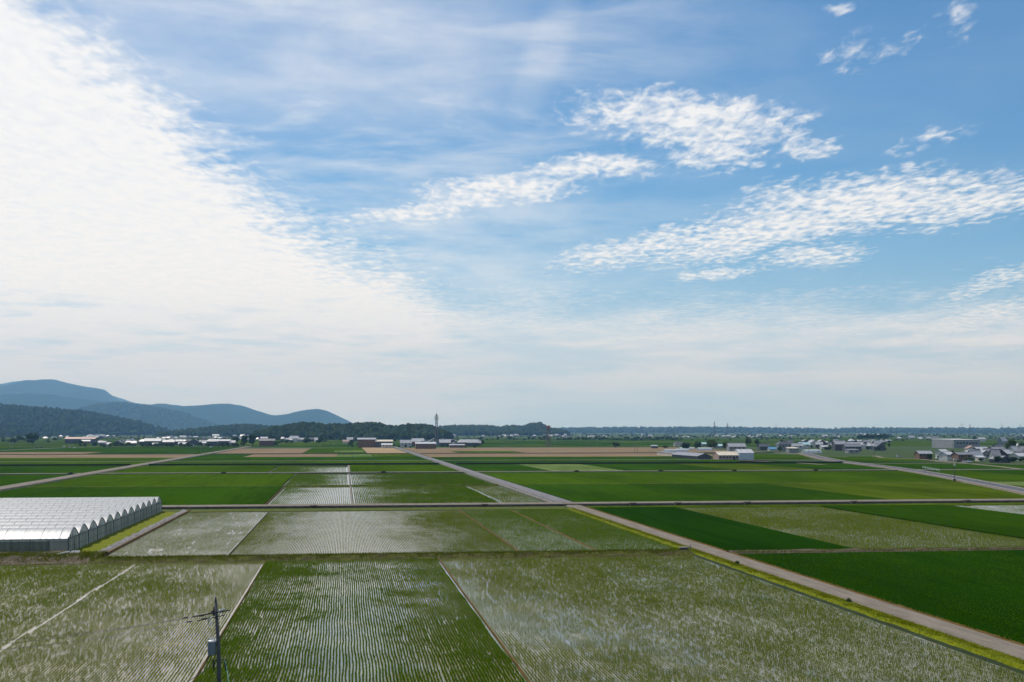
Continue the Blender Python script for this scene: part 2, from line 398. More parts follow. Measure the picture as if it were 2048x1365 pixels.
def tufts(name, s0, s1, t0, t1, mtl, parent, spacing=.3, step=.2, h=.26, blades=4, bw=.022, lean=.09, gap=.0, seed=1, amp=.10, gapscale=(1.4,7.0), grow=(.55,.9), base=.02, across=False, hvar=.5, dens=None, var=1.0, miss=0.0):
    """rows of rice seedlings: every plant a fan of thin blades"""
    ns = max(1, int((s1-s0)/spacing)); nt = max(1, int((t1-t0)/step))
    S, T = np.meshgrid(s0+spacing*(np.arange(ns)+.5), t0+step*(np.arange(nt)+.5), indexing='ij')
    S = S.ravel(); T = T.ravel(); row = np.repeat(np.arange(ns), nt)
    grp = row//6
    if across: pass
    S = S + amp*2*(fbm(T*.11, grp*.37+3, seed, 3)-.5) + amp*.5*(vnoise(T*.8, row*1.7, seed+3)-.5)
    T = T + rng.uniform(-.4,.4,len(T))*step
    x = S*ES.x+T*ET.x; y = S*ES.y+T*ET.y
    k = in_view(x, y)
    S, T, x, y, row = S[k], T[k], x[k], y[k], row[k]
    g1 = fbm(S/gapscale[0], T/gapscale[1], seed+40, 3)
    g2 = vnoise(row*5.3, T*.22, seed+60)
    vig = grow[0]+(grow[1]-grow[0])*np.clip((fbm(S*.09, T*.05, seed+80, 3)-.3)*2.4, 0, 1)
    vig = vig*(1-hvar/2+hvar*g1)
    keep = (g1*.65+g2*.35) > gap
    if miss:
        q_ = vnoise(row*13.0, T*1.1, seed+90)*.75+vnoise(row*.5, T*.12, seed+95)*.25
        vig = np.where(q_ < miss, vig*.42, vig)
    if dens is not None: keep &= dens(S, T)
    S, x, y, vig = S[keep], x[keep], y[keep], vig[keep]
    n = len(x)
    if n == 0: return None
    vig = vig*(1+var*(rng.choice([.55,.8,1.0,1.15,1.35], n, p=[.14,.24,.28,.22,.12])-1))
    V = np.zeros((n, blades, 3, 3), np.float32)
    for b in range(blades):
        a = rng.uniform(0, 2*np.pi, n); ln = rng.uniform(.3, 1, n)*lean*vig; hh = h*vig*rng.uniform(.65, 1.1, n)
        ox = rng.normal(0, .02, n); oy = rng.normal(0, step*.25, n)
        cx = x+ox*ES.x+oy*ET.x; cyy = y+ox*ES.y+oy*ET.y
        wx = np.cos(a+1.3)*bw*.5; wy = np.sin(a+1.3)*bw*.5
        V[:,b,0] = np.stack([cx-wx, cyy-wy, np.full(n, base)], 1)
        V[:,b,1] = np.stack([cx+wx, cyy+wy, np.full(n, base)], 1)
        V[:,b,2] = np.stack([cx+np.cos(a)*ln, cyy+np.sin(a)*ln, base+hh], 1)
    V = V.reshape(-1, 3); tr = np.arange(len(V)).reshape(-1, 3)
    o = np_mesh(name, V, tr, mtl, parent, 'stuff'); return o
def weeds(name, pts, mtl, parent, h=.3, blades=4, bw=.05, lean=.15):
    pts = np.asarray(pts, float); n = len(pts); V = np.zeros((n, blades, 3, 3), np.float32)
    for b in range(blades):
        a = rng.uniform(0, 2*np.pi, n); ln = rng.uniform(.2, 1, n)*lean; hh = h*rng.uniform(.5, 1.2, n)
        wx = np.cos(a+1.4)*bw*.5; wy = np.sin(a+1.4)*bw*.5
        cx = pts[:,0]+rng.normal(0,.06,n); cyy = pts[:,1]+rng.normal(0,.06,n); z = pts[:,2]
        V[:,b,0] = np.stack([cx-wx, cyy-wy, z-.03], 1); V[:,b,1] = np.stack([cx+wx, cyy+wy, z-.03], 1)
        V[:,b,2] = np.stack([cx+np.cos(a)*ln, cyy+np.sin(a)*ln, z+hh], 1)
    V = V.reshape(-1, 3)
    return np_mesh(name, V, np.arange(len(V)).reshape(-1, 3), mtl, parent, 'stuff')
# ------------------------------------------------------------------ paddies, nearest strip (t 100..212)
TB0, TB1 = 213.0, 222.0                          # the bank between the first and second strip
TV, TR0, TR1 = 343.5, 358.5, 368.0               # verge, cross road
f = patch('rice_field', -66, -13.2, 98, 212.6, .02, M_waterm, 'flooded near paddy with seedling rows, left of the utility pole', 'field')
lane = [(-34.0, .22)]
tufts('rice_plants', -62, -13.25, 99, 212.2, M_blade, f, step=.17, h=.235, blades=4, bw=.044, lean=.065, gap=.14, seed=3, grow=(.7,1.05), var=.9, miss=.34, amp=.06,
      dens=lambda S, T: np.all([np.abs(S-c0-(vnoise(T*.08, c0)-.5)*.5) > w for c0, w in lane], axis=0))
f = patch('rice_field', -12.9, 15.8, 98, 212.6, .02, M_waterm, 'near paddy with bold wavy green and silver rows in the centre', 'field')
tufts('rice_plants', -12.9, 15.85, 99, 212.4, M_bladed, f, step=.15, h=.31, blades=5, bw=.059, lean=.115, gap=.19, seed=5, grow=(.85,1.4), var=.35, miss=.22, amp=.17, gapscale=(1.2,5.0))
f = patch('rice_field', 16.2, 60.6, 98, 212.6, .02, M_waterm, 'wide near paddy of sparse seedlings beside the farm track', 'field')
tufts('rice_plants', 16.2, 60.5, 99, 212.2, M_blade, f, step=.18, h=.26, blades=4, bw=.044, lean=.085, gap=.13, seed=8, grow=(.65,1.1), var=1.0, miss=.36, amp=.05, gapscale=(2.2,16))
for c0, lb in ((-13.05, 'thin brown levee left of the boldly striped paddy'), (16.0, 'thin brown levee right of the boldly striped paddy')):
    bank('levee', 't', c0, 98, 212.8, .08, .24, .18, M_rust, lb, seed=int(c0*3), rough=.04)
f = patch('rice_field', 68.4, 150, 98, 212.4, .34, M_deep, 'deep green closed rice crop right of the farm track, nearest', 'field', z0=0)
tufts('rice_plants', 68.6, 118, 110, 212, M_bladed, f, spacing=.6, step=.45, h=.13, blades=3, bw=.10, lean=.12, seed=23, base=.31, grow=(.6,1.1))
# ------------------------------------------------------------------ bank between strips
b1 = bank('levee', 's', 217.2, -42, 61.2, 2.4, 8.2, .55, M_bankmix, 'grassy earth bank crossing between the two nearest rows of paddies', seed=4, rough=.22, step=1.0)
pts = []
for i in range(9000):
    s = random.uniform(-42, 61); tt = random.gauss(217.2, 1.9); z = max(0, .55-max(0, abs(tt-217.2)-1.2)*.19); p = W(s, tt)
    pts.append((p.x, p.y, z))
weeds('weeds', pts, M_weed, b1, .38, 3, .07, .2)
b2 = bank('levee', 's', 223.0, -140, -41.5, 7.5, 17.0, .75, M_earth, 'dark bare earth bank in front of the greenhouse', seed=9, rough=.32, step=.8)
pts = []
for i in range(5200):
    s = random.uniform(-80, -41); tt = random.gauss(221, 3.2); z = max(0, .72-max(0, abs(tt-223.5)-3.7)*.15); p = W(s, tt)
    pts.append((p.x, p.y, z))
weeds('weeds', pts, M_weed, b2, .45, 3, .08, .25)
patch('irrigation_channel', -140, -42, 212.9, 214.4, .05, M_water, 'narrow bright irrigation channel along the foot of the earth bank', 'channel')
b3 = bank('levee', 's', 214.9, 67.6, 190, 1.5, 4.4, .55, M_earth, 'dark weedy bank crossing right of the farm track', seed=14, rough=.2, step=1.0)
pts = []
for i in range(4200):
    s = random.uniform(68, 130); tt = random.gauss(214.9, 1.1); p = W(s, tt); pts.append((p.x, p.y, .42))
weeds('weeds', pts, M_weed, b3, .3, 3, .06, .2)
# ------------------------------------------------------------------ second strip (t 222..343)
f = patch('rice_field', -41.6, -20.4, 222.0, TV, .02, M_water, 'pale flooded paddy between the greenhouse ditch and the striped paddy', 'field')
tufts('rice_plants', -41.2, -20.3, 223, TV-1, M_blade, f, step=.30, h=.19, blades=4, bw=.036, lean=.08, gap=.26, seed=31, grow=(.5,.8), amp=.1)
f = patch('rice_field', -20.0, 31.4, 221.4, TV, .02, M_water, 'pale paddy with fine straight silver rows behind the grassy bank', 'field')
tufts('rice_plants', -20.05, 31.45, 221.8, TV-1, M_blade, f, step=.24, h=.19, blades=3, bw=.078, lean=.045, gap=.12, seed=35, grow=(.8,1.05), var=.2, amp=.05, gapscale=(1.6,14))
f = patch('rice_field', 31.6, 45.6, 221.4, TV, .02, M_waterm, 'olive green paddy just right of the fine silver rows', 'field')
tufts('rice_plants', 31.55, 45.65, 221.8, TV-1, M_bladed, f, step=.32, h=.30, blades=3, bw=.058, lean=.14, gap=.12, seed=37, grow=(.6,1.0), amp=.05)
f = patch('rice_field', 45.8, 61.8, 221.4, TV, .02, M_waterm, 'olive green paddy between a levee and the farm track', 'field')
tufts('rice_plants', 45.75, 61.7, 221.8, TV-1, M_bladed, f, step=.32, h=.32, blades=3, bw=.065, lean=.14, gap=.05, seed=39, grow=(.65,1.05), amp=.05)
for c0, lb, m in ((-20.2, 'dark thin levee at the left end of the fine silver rows', M_earth), (31.5, 'thin dry levee at the right end of the fine silver rows', M_rust), (45.7, 'thin dry levee between the two olive paddies', M_rust)):
    bank('levee', 't', c0, 221.8, TV, .06, .22, .2, m, lb, seed=int(c0*7), rough=.03)
patch('rice_field', 68.6, 92.8, 217.6, TV+2, .34, M_deep, 'deep green crop between the farm track and the pale paddy', 'field', z0=0)
f = patch('rice_field', 93.2, 135.8, 217.6, TV+2, .03, M_waterm, 'pale yellow-green paddy right of the farm track', 'field')
tufts('rice_plants', 93.4, 135.6, 217.8, TV+1.5, M_blade, f, step=.42, h=.33, blades=3, bw=.08, lean=.16, gap=.10, seed=41, grow=(.6,1.0), amp=.05)
patch('rice_field', 136.2, 173.8, 217.6, TV+2, .34, M_dense, 'dark green crop at the right end behind the pale paddy', 'field', z0=0)
f = patch('rice_field', 174.2, 215, 217.6, TV+2, .03, M_water, 'silvery flooded paddy at the right edge below the cross road', 'field')
tufts('rice_plants', 174.4, 214, 300, TV+1.5, M_blade, f, step=.5, h=.22, blades=3, bw=.05, lean=.12, gap=.3, seed=43, grow=(.5,.8), amp=.05)
# ------------------------------------------------------------------ cross road
patch('grass_verge', -140, 62.4, TV+.3, 355.8, .12, M_grass, 'green verge along the near side of the cross road, left of the track', 'verge', z0=0)
patch('grass_verge', 68.2, 260, TV+2.3, 355.8, .12, M_olive, 'green verge along the near side of the cross road, right of the track', 'verge', z0=0)
patch('roadside_ditch', -140, 62.4, 355.9, 357.3, .06, M_canal, 'dark ditch at the foot of the cross road wall, left of the track', 'ditch')
patch('roadside_ditch', 68.2, 260, 355.9, 357.3, .06, M_canal, 'dark ditch at the foot of the cross road wall, right of the track', 'ditch')
patch('retaining_wall', -140, 62.8, 357.4, 357.9, .62, M_concd, 'low concrete wall holding up the cross road, left of the track', 'wall', z0=0, kind='thing')
patch('retaining_wall', 67.8, 260, 357.4, 357.9, .62, M_concd, 'low concrete wall holding up the cross road, right of the track', 'wall', z0=0, kind='thing')
patch('road', -140, 260, 358.0, 366.5, .70, M_gravel, 'straight pale gravel road crossing the whole view', 'road', z0=0)
for i, sx in enumerate((-62, -8.5, 40, 83.5, 97, 118, 151, 187)):      # sluice boxes on the wall
    r = empty('sluice_gate', (*W(sx, 356.9), 0), TH)
    b = MB(); b.box(-.9,-.6,-.7,.45,0,1.0); b.build('side_wall', M_concd, r); b = MB(); b.box(.6,.9,-.7,.45,0,1.0); b.build('side_wall', M_concd, r)
    b = MB(); b.box(-.58,.58,-.3,-.2,0,.85); b.build('gate_plate', plain('rusty_steel', (.05,.035,.03)), r)
    b = MB(); b.bar((0,-.25,.85),(0,-.25,1.35),.07); b.bar((-.25,-.25,1.35),(.25,-.25,1.35),.06); b.build('hand_wheel', plain('rusty_steel', (.05,.035,.03)), r)
    where = ['behind the greenhouse','above the fine silver rows','above the olive paddy','just right of the farm track','above the deep green crop','above the start of the pale paddy','in the middle of the right-hand wall','near the right edge'][i]
    tag(r, 'small dark sluice gate on the cross road wall '+where, 'sluice gate', 'sluice gates along the cross road')
# ------------------------------------------------------------------ third strip (t 370..495)
patch('rice_field', -121, -23.6, 368.4, 495, .34, M_dense, 'large dark green crop behind the greenhouse', 'field', z0=0)
bank('levee', 't', -23.1, 368.2, 494.8, .2, .6, .4, M_rust, 'pale levee running away left of the glinting paddy', seed=51, rough=.04)
f = patch('rice_field', -22.4, 2.0, 368.4, 495, .02, M_water, 'glinting flooded paddy just beyond the cross road', 'field')
tufts('rice_plants', -22.2, 1.8, 369, 494, M_bladed, f, spacing=.6, step=.5, h=.30, blades=4, bw=.15, lean=.2, gap=.12, seed=53, grow=(.5,1.1), amp=.05, dens=lambda S, T: rng.random(len(S)) > np.clip((S+16)/22, 0, .62))
bank('levee', 't', 2.4, 368.2, 640, .25, .7, .3, M_conc, 'pale concrete ditch line right of the glinting paddy', seed=55, rough=.03)
f = patch('rice_field', 2.9, 47.6, 368.4, 495, .02, M_waterm, 'olive paddy with streaks of open water beyond the cross road', 'field')
tufts('rice_plants', 3.2, 47.4, 369, 494, M_bladed, f, spacing=.6, step=.5, h=.38, blades=4, bw=.30, lean=.26, gap=.06, seed=57, grow=(.6,1.1), amp=.05, dens=lambda S, T: rng.random(len(S)) > np.clip((9-S)/10, 0, .6))
f = patch('rice_field', 48.0, 60.6, 368.4, 495, .02, M_water, 'narrow pale paddy wedged against the asphalt lane', 'field')
tufts('rice_plants', 48.2, 60.2, 369, 494, M_blade, f, spacing=.6, step=.45, h=.28, blades=4, bw=.09, lean=.2, gap=.15, seed=59, grow=(.6,.9), amp=.05)
patch('rice_field', 69.5, 169.8, 368.4, 495, .34, M_dense, 'large dark green crop right of the asphalt lane, first row', 'field', z0=0)
patch('rice_field', 170.2, 262, 368.4, 495, .32, M_olive, 'lighter olive crop at the right beyond the cross road', 'field', z0=0)
bank('levee', 's', 496.6, -120, 61, 1.0, 2.2, .5, M_grass, 'low weedy levee behind the glinting paddy', seed=61, rough=.1)
bank('levee', 's', 496.6, 69, 290, 1.0, 2.2, .5, M_grass, 'low weedy levee across the dark green crops on the right', seed=62, rough=.1)
# ------------------------------------------------------------------ fourth strip (t 498..640)
patch('rice_field', -121, -24.5, 498.4, 638, .36, M_bright, 'green crop in front of the first pale cross lane, centre left', 'field', z0=0)
f = patch('rice_field', -24.0, 2.0, 498.4, 638, .02, M_water, 'half open paddy left of the pale ditch line, second row back', 'field')
tufts('rice_plants', -23.8, 1.8, 499, 637, M_bladed, f, spacing=.6, step=.55, h=.38, blades=4, bw=.28, lean=.3, gap=.05, seed=63, grow=(.7,1.1), amp=.05, dens=lambda S, T: rng.random(len(S)) > np.clip((S+9)/14, 0, .55))
f = patch('rice_field', 2.9, 60.6, 498.4, 638, .02, M_water, 'olive paddy with watery left edge, second row back', 'field')
tufts('rice_plants', 3.2, 60.3, 499, 637, M_bladed, f, spacing=.7, step=.6, h=.40, blades=4, bw=.34, lean=.3, gap=.0, seed=65, grow=(.7,1.1), amp=.05, dens=lambda S, T: rng.random(len(S)) > np.clip((11-S)/14, 0, .6))
patch('rice_field', 69.5, 330, 498.4, 638, .36, M_bright, 'long bright green crop right of the asphalt lane, second row back', 'field', z0=0)
patch('rice_field', -300, -131, 430, 638, .36, M_dense, 'dark green crop left of the left farm road, nearest', 'field', z0=0)
# first pale lane
patch('retaining_wall', -420, 420, 642.6, 643.4, .55, M_concd, 'low dark wall of the first pale cross lane', 'wall', z0=0, kind='thing')
patch('road', -420, 420, 643.5, 649.5, .65, M_conc, 'first thin pale lane crossing the distant paddies', 'road', z0=0)
# fifth strip (t 652..793)
patch('rice_field', -420, -131, 652, 792, .36, M_dense, 'dark green crop left of the left farm road, second row', 'field', z0=0)
patch('rice_field', -121, -40, 652, 792, .36, M_bright, 'bright green crop behind the first pale lane', 'field', z0=0)
f = patch('rice_field', -39.6, 2.0, 652, 792, .02, M_water, 'sparse glinting paddy behind the first pale lane', 'field')
tufts('rice_plants', -39, 1.8, 653, 791, M_bladed, f, spacing=.8, step=.7, h=.38, blades=4, bw=.22, lean=.3, seed=67, grow=(.7,1.1), amp=.05, dens=lambda S, T: rng.random(len(S)) > np.clip((S+20)/60, .05, .45))
patch('concrete_ditch', 2.1, 3.2, 652, 792, .2, M_conc, 'pale straight ditch line running away behind the first pale lane', 'ditch', z0=0)
patch('rice_field', 3.6, 61, 652, 792, .36, M_bright, 'bright green crop between ditch line and asphalt lane', 'field', z0=0)
for a, b_, m, lb in ((70,110,M_dense,'dark green crop just right of the asphalt lane, third row'),(110.5,150,M_pale,'pale grey-green paddy in the third row'),(150.5,212,M_dense,'dark green crop between the two pale paddies, third row'),(212.5,262,M_olive,'yellowish young crop in front of the metal sheds'),(262.5,420,M_dense,'dark green crop at the right of the third row')):
    patch('rice_field', a, b_, 652, 792, .36, m, lb, 'field', z0=0)
# dark canal bank
patch('canal_bank', -520, -131, 796, 800, 1.35, M_hedge, 'dark straight canal bank left of the left farm road', 'bank', z0=0)
patch('canal_bank', -120, 60, 796, 800, 1.35, M_hedge, 'dark straight canal bank between the two farm roads', 'bank', z0=0)
patch('canal_bank', 71, 330, 796, 800, 1.35, M_hedge, 'dark straight canal bank right of the asphalt lane', 'bank', z0=0)
patch('rice_field', -520, -131, 802, 898, .36, M_bright, 'green strip behind the dark canal, far left', 'field', z0=0)
patch('rice_field', -120, 60.5, 802, 898, .36, M_bright, 'green strip behind the dark canal, between the roads', 'field', z0=0)
patch('rice_field', 70.5, 300, 802, 898, .36, M_dense, 'green strip behind the dark canal, in front of the metal sheds', 'field', z0=0)
patch('road', -520, 300, 900, 905, .5, M_conc, 'second thin pale lane crossing the distant paddies', 'road', z0=0)
# sixth strip (t 908..1160)
patch('rice_field', -520, -131, 935, 1165, .30, M_brown, 'harvested brown field left of the left farm road', 'field', z0=0)
patch('rice_field', -520, -131, 908, 934, .34, M_bright, 'thin green strip before the harvested field, far left', 'field', z0=0)
patch('rice_field', -300, -131, 935.5, 1020, .42, M_bright, 'green wedge beside the left farm road', 'field', z0=0)
patch('rice_field', -121, 60.5, 908, 1040, .36, M_dense, 'green strip behind the second pale lane', 'field', z0=0)
patch('rice_field', -82, -6, 1041, 1165, .28, M_brown, 'small brown stubble field in the middle distance', 'field', z0=0)
patch('rice_field', -121, -82.5, 1041, 1165, .34, M_dense, 'green plot left of the small stubble field', 'field', z0=0)
patch('rice_field', -5.5, 24, 1041, 1165, .06, M_pale, 'small glinting wet paddy beside the stubble', 'field', z0=0)
patch('rice_field', 24.5, 60.5, 1041, 1165, .34, M_olive, 'olive plot beside the asphalt lane, far', 'field', z0=0)
patch('rice_field', 70.5, 296, 908, 1020, .34, M_dense, 'green strip in front of the wide brown stubble', 'field', z0=0)
patch('rice_field', 70.5, 330, 1020.5, 1165, .30, M_brown, 'wide brown stubble field right of the asphalt lane, front part', 'field', z0=0)
patch('canal_bank', -620, -131, 1168, 1171, .9, M_concd, 'thin dark bank behind the harvested field, far left', 'bank', z0=0)
patch('canal_bank', -121, 60, 1168, 1171, .9, M_concd, 'thin dark bank behind the small stubble field', 'bank', z0=0)
patch('canal_bank', 71, 420, 1168, 1171, .9, M_concd, 'thin dark bank across the wide stubble', 'bank', z0=0)
# seventh strip
patch('rice_field', -620, -131, 1174, 1650, .34, M_dense, 'far green fields before the left village', 'field', z0=0)
patch('rice_field', -620, -240, 1176, 1300, .40, M_brown, 'brown strip of stubble far left', 'field', z0=0)
patch('rice_field', -121, -40, 1174, 1520, .30, M_brown, 'far brown field beside the left farm road', 'field', z0=0)
patch('rice_field', -39, 21, 1174, 1600, .34, M_bright, 'far green field before the central village', 'field', z0=0)
patch('rice_field', -10, 20, 1260, 1360, .40, M_pale, 'tiny glinting wet field before the central village', 'field', z0=0)
patch('rice_field', 22, 60.5, 1174, 1600, .30, M_tan, 'tan field striped with straw before the central village', 'field', z0=0)
patch('rice_field', 70.5, 420, 1174, 1560, .30, M_brown, 'wide brown stubble field right of the asphalt lane, rear part', 'field', z0=0)
patch('rice_field', 110, 175, 1210, 1300, .38, M_bright, 'green island in the wide brown stubble', 'field', z0=0)

# ------------------------------------------------------------------ farm roads running away
def strip(name, pts, w, z, m, label, cat='road', z0=0.0, skirt=.35):
    b = MB(); n = len(pts); vs = []
    for i, p in enumerate(pts):
        d = (pts[min(i+1,n-1)]-pts[max(i-1,0)]).normalized(); q = Vector((d.y,-d.x))
        ww = w[i] if hasattr(w, '__len__') else w
        zz_ = z[i] if hasattr(z, '__len__') else z
        for sgn, zq in ((-1.0,zz_),(1.0,zz_)):
            vs.append((*(p+q*ww/2*sgn), zq))
        for sgn in (-1,1): vs.append((*(p+q*(ww/2*sgn+skirt*sgn)), z0))
    fs = []
    for i in range(n-1):
        a = i*4; c_ = a+4
        fs += [(a+1,c_+1,c_,a),(a,c_,c_+2,a+2),(a+3,c_+3,c_+1,a+1)]
    b.add(vs, fs); return tag(b.build(name, m), label, cat, None, 'structure')
trk = [W(65.75, t) for t in np.linspace(96, 357.4, 60)]
strip('farm_track', trk, 3.3, .40, M_gravel, 'pale gravel farm track beside the bright grass verge', 'road')
v1 = bank('grass_verge', 't', 62.55, 98, 343, 1.6, 2.9, .38, M_verge, 'bright yellow-green grass verge beside the farm track', 'verge', seed=71, rough=.07, step=1.0)
pts = []
for i in range(26000):
    tt = random.uniform(100, 343)
    if random.random() > (200/tt)**1.2: continue
    s = random.gauss(62.6, .62); p = W(s, tt); pts.append((p.x, p.y, .36-max(0, abs(s-62.55)-.8)*.5))
weeds('grass', pts, leafy('verge_blade', (.10,.125,.001), (.17,.185,.003), .35, .5), v1, .17, 3, .05, .14)
v2 = bank('dry_verge', 't', 67.75, 98, 356, .35, 1.2, .42, M_rust, 'rusty dry grass edging between track and deep green crop', 'verge', seed=72, rough=.08, step=1.0)
pts = []
for i in range(5000):
    tt = random.uniform(100, 343); s = random.gauss(67.75, .22); p = W(s, tt); pts.append((p.x, p.y, .36))
weeds('grass', pts, leafy('dry_blade', (.20,.12,.03), (.34,.23,.06), .3, .5), v2, .18, 3, .05, .14)
bank('verge_foot', 't', 61.0, 98, 213, .5, .95, .16, M_hedge, 'narrow dark earth foot between near paddy and bright verge', 'verge', seed=77, rough=.05, step=1.0)
for i, (tt, s, lb) in enumerate(((150.5,63.0,'small dark shrub on the bright verge, nearer the camera'),(196,63.1,'small dark shrub on the bright verge near the bank end'))):
    q = W(s, tt); r = empty('verge_shrub', (q.x, q.y, .36)); tag(r, lb, 'shrub')
    pp = [(random.gauss(0,.11), random.gauss(0,.11), 0) for _ in range(60)]
    weeds('foliage', pp, M_leafm, r, .5, 4, .10, .2)
lane_ = [W(65.2, t) for t in np.linspace(366.6, 1660, 90)]
strip('asphalt_lane', lane_, 4.6, .74, M_asphl, 'worn grey asphalt lane running to the central village', 'road')
patch('concrete_ditch', 61.4, 62.3, 367, 795, .45, M_conc, 'pale concrete ditch along the left side of the asphalt lane', 'ditch', z0=0)
lft = [W(-125.8, t) for t in np.linspace(330, 1700, 80)]
strip('farm_road', lft, 7.2, .8, M_gravel, 'pale farm road crossing the left half towards the left village', 'road')
# paved road at the right, with pale shoulders
rp = [(2300,1040),(2180,1014),(2048,986),(1960,969),(1900,957),(1840,946.5),(1780,937.5),(1720,930),(1680,925),(1648,919),(1630,914.5),(1616,910.5),(1606,908)]
rw = [P(a,b_) for a, b_ in rp]
strip('paved_road_shoulder', rw, 9.8, .9, M_gravel, 'pale gravel shoulders of the dark paved road', 'road')
strip('paved_road', rw, 7.2, .93, M_asph, 'dark paved road sweeping in from the right edge', 'road', z0=.80)
for k, off in ((0,-3.2),(1,3.2)):
    ln = []
    for i, p in enumerate(rw):
        d_ = (rw[min(i+1,len(rw)-1)]-rw[max(i-1,0)]).normalized(); ln.append(p+Vector((d_.y,-d_.x))*off)
    strip('road_marking', ln, .15, .945, plain('white_paint', (.75,.75,.73), .6), ['white edge line on the far side of the paved road','white edge line on the near side of the paved road'][k], 'marking', z0=.935, skirt=.01)
# fields to the right of the paved road, by their corners in the photo
def pf(pts, z, m, label):
    b = MB(); q = [P(*p) for p in pts]; n = len(q)
    b.add([(p.x,p.y,0) for p in q]+[(p.x,p.y,z) for p in q], [tuple(range(n,2*n))]+[(i,(i+1)%n,n+(i+1)%n,n+i) for i in range(n)])
    return tag(b.build('rice_field', m), label, 'field', None, 'structure')
pf([(1700,925),(2048,941),(2500,960),(2500,948),(2048,931),(1780,925)], .3, M_dense, 'green field behind the paved road at the right')
pf([(1900,954),(2500,1034),(2500,1010),(2048,969),(1900,949)], .3, M_olive, 'olive paddy beyond the paved road, nearest the right edge')
pf([(1975,968.5),(2500,1010),(2500,985),(2048,966),(1975,966)], .42, M_pale, 'wet pale paddy beyond the paved road at the right edge')
pf([(1790,936),(2048,960),(2500,985),(2500,962),(2048,942),(1760,930)], .34, M_dense, 'green field beyond the white guard rail')
pf([(1660,915),(1870,923),(1700,924)], .32, M_bright, 'bright green plot behind the paved road bend')
pf([(1690,917),(1900,923.5),(2048,932),(1930,927),(1760,914.5),(1700,914)], .34, M_bright, 'bright green plot before the brown farmhouse')
pf([(1480,921),(1600,924),(1640,927),(1600,929),(1480,929)], .36, M_dense, 'green plot right of the white shed')
pf([(1500,908),(1600,911),(1625,919),(1510,919)], .3, M_bright, 'green plot behind the white shed')
strip('side_lane', [P(1440,903.5),P(1520,905.5),P(1570,907.5),P(1606,909)], 3.2, .5, M_gravel, 'pale lane leading right from the white shed to the junction', 'road')
strip('side_lane', [P(1480,922),P(1545,925),P(1620,929),P(1650,931)], 3.2, .5, M_gravel, 'pale lane from the white shed to the paved road', 'road')
strip('side_lane', [P(1735,928.5),P(1830,928.8),P(1990,929.2),P(2150,930)], 3.2, .5, M_gravel, 'pale lane crossing behind the paved road at the right', 'road')
strip('side_lane', [P(1750,913),P(1765,917),P(1840,920),P(1920,927),P(2000,935),P(2048,941),P(2200,956)], 3.6, .5, M_gravel, 'winding pale lane in front of the right-hand farm', 'road')
for i, (sx, tt, lb) in enumerate(((-134,700,'left of the left farm road'),(-60,650.5,'left of the ditch line'),(20,642,'centre of the first pale lane'),(120,642,'right of the asphalt lane'),(165,642,'before the pale paddies'),(205,642,'before the yellowish crop'),(250,642,'before the metal sheds'))):
    r = empty('sluice_box', (*W(sx, 641.3), 0), TH); b = MB(); b.box(-1.3,-.8,-.8,1.0,0,1.1); b.build('side_wall', M_concd, r); b = MB(); b.box(.8,1.3,-.8,1.0,0,1.1); b.build('side_wall', M_concd, r)
    b = MB(); b.box(-.78,.78,-.1,.1,0,1.3); b.build('gate_plate', plain('rusty_steel', (.05,.035,.03)), r)
    tag(r, 'dark sluice box on the first pale lane, '+lb, 'sluice gate', 'sluice boxes along the first pale lane')
# far patchwork of the plain, beyond the stubble
far = [M_far, M_dense, M_olive, M_bright, M_far, M_hedge, M_far]
k = 0
for (t0, t1) in ((1670,1790),(1800,1960),(1975,2180),(2200,2500),(2530,2950),(3000,3600)):
    s = -900*t0/1700
    while s < 900*t0/1700:
        w = random.uniform(60, 210)*t0/1700
        m = random.choice(far[:5]); k += 1
        patch('distant_field', s, s+w-4, t0, t1-6, .25+.01*(k%5), m, 'thin strip of green field on the distant plain', 'field', z0=0, group='strips of the distant plain')
        s += w
# ------------------------------------------------------------------ hills and woods
def forest_mat(name, lo, hi, sc=.02):
    def b(t):
        p = t.pos(); a = t.noise(p, sc, 5, .65); f_ = t.noise(p, sc*9, 4, .7)
        cc = t.mix(t.mr(t.m('ADD', t.m('MULTIPLY', a, .55), t.m('MULTIPLY', f_, .45)), .34, .64), lo, hi)
        return princ(t, cc, 1.0, .0, normal=t.bump(f_, 1.0, .12/sc))
    return mat(name, b)
M_forest  = forest_mat('forest_floor', (.014,.030,.010), (.034,.060,.018), .012)
M_mount   = forest_mat('mountain_forest', (.008,.022,.012), (.022,.045,.020), .006)
M_crown   = leafy('forest_crown', (.010,.022,.009), (.040,.062,.018), .10, .02)
ICO = bmesh.new(); bmesh.ops.create_icosphere(ICO, subdivisions=1, radius=1); ICO.verts.ensure_lookup_table()
IV = np.array([v.co for v in ICO.verts], float); IF = np.array([[v.index for v in q.verts] for q in ICO.faces], np.int64); ICO.free()
ICO = bmesh.new(); bmesh.ops.create_icosphere(ICO, subdivisions=2, radius=1); ICO.verts.ensure_lookup_table()
IV2 = np.array([v.co for v in ICO.verts], float); IF2 = np.array([[v.index for v in q.verts] for q in ICO.faces], np.int64); ICO.free()
def crowns(name, X, Y, Z, r, mtl, parent=None, label=None, hz=1.15, fine=False):
    n = len(X); iv, ifc = (IV2, IF2) if fine else (IV, IF); nv = len(iv)
    V = iv[None]*np.asarray(r)[:,None,None]*np.array([1,1,hz])*rng.uniform(.72, 1.22, (n, nv, 1))
    V = V*rng.uniform(.8, 1.2, (n,1,3)) + np.stack([X, Y, Z], 1)[:,None,:]
    T = (ifc[None]+(np.arange(n)*nv)[:,None,None]).reshape(-1, 3)
    o = np_mesh(name, V.reshape(-1,3), T, mtl, parent, 'stuff')
    if label: tag(o, label, 'forest')
    return o
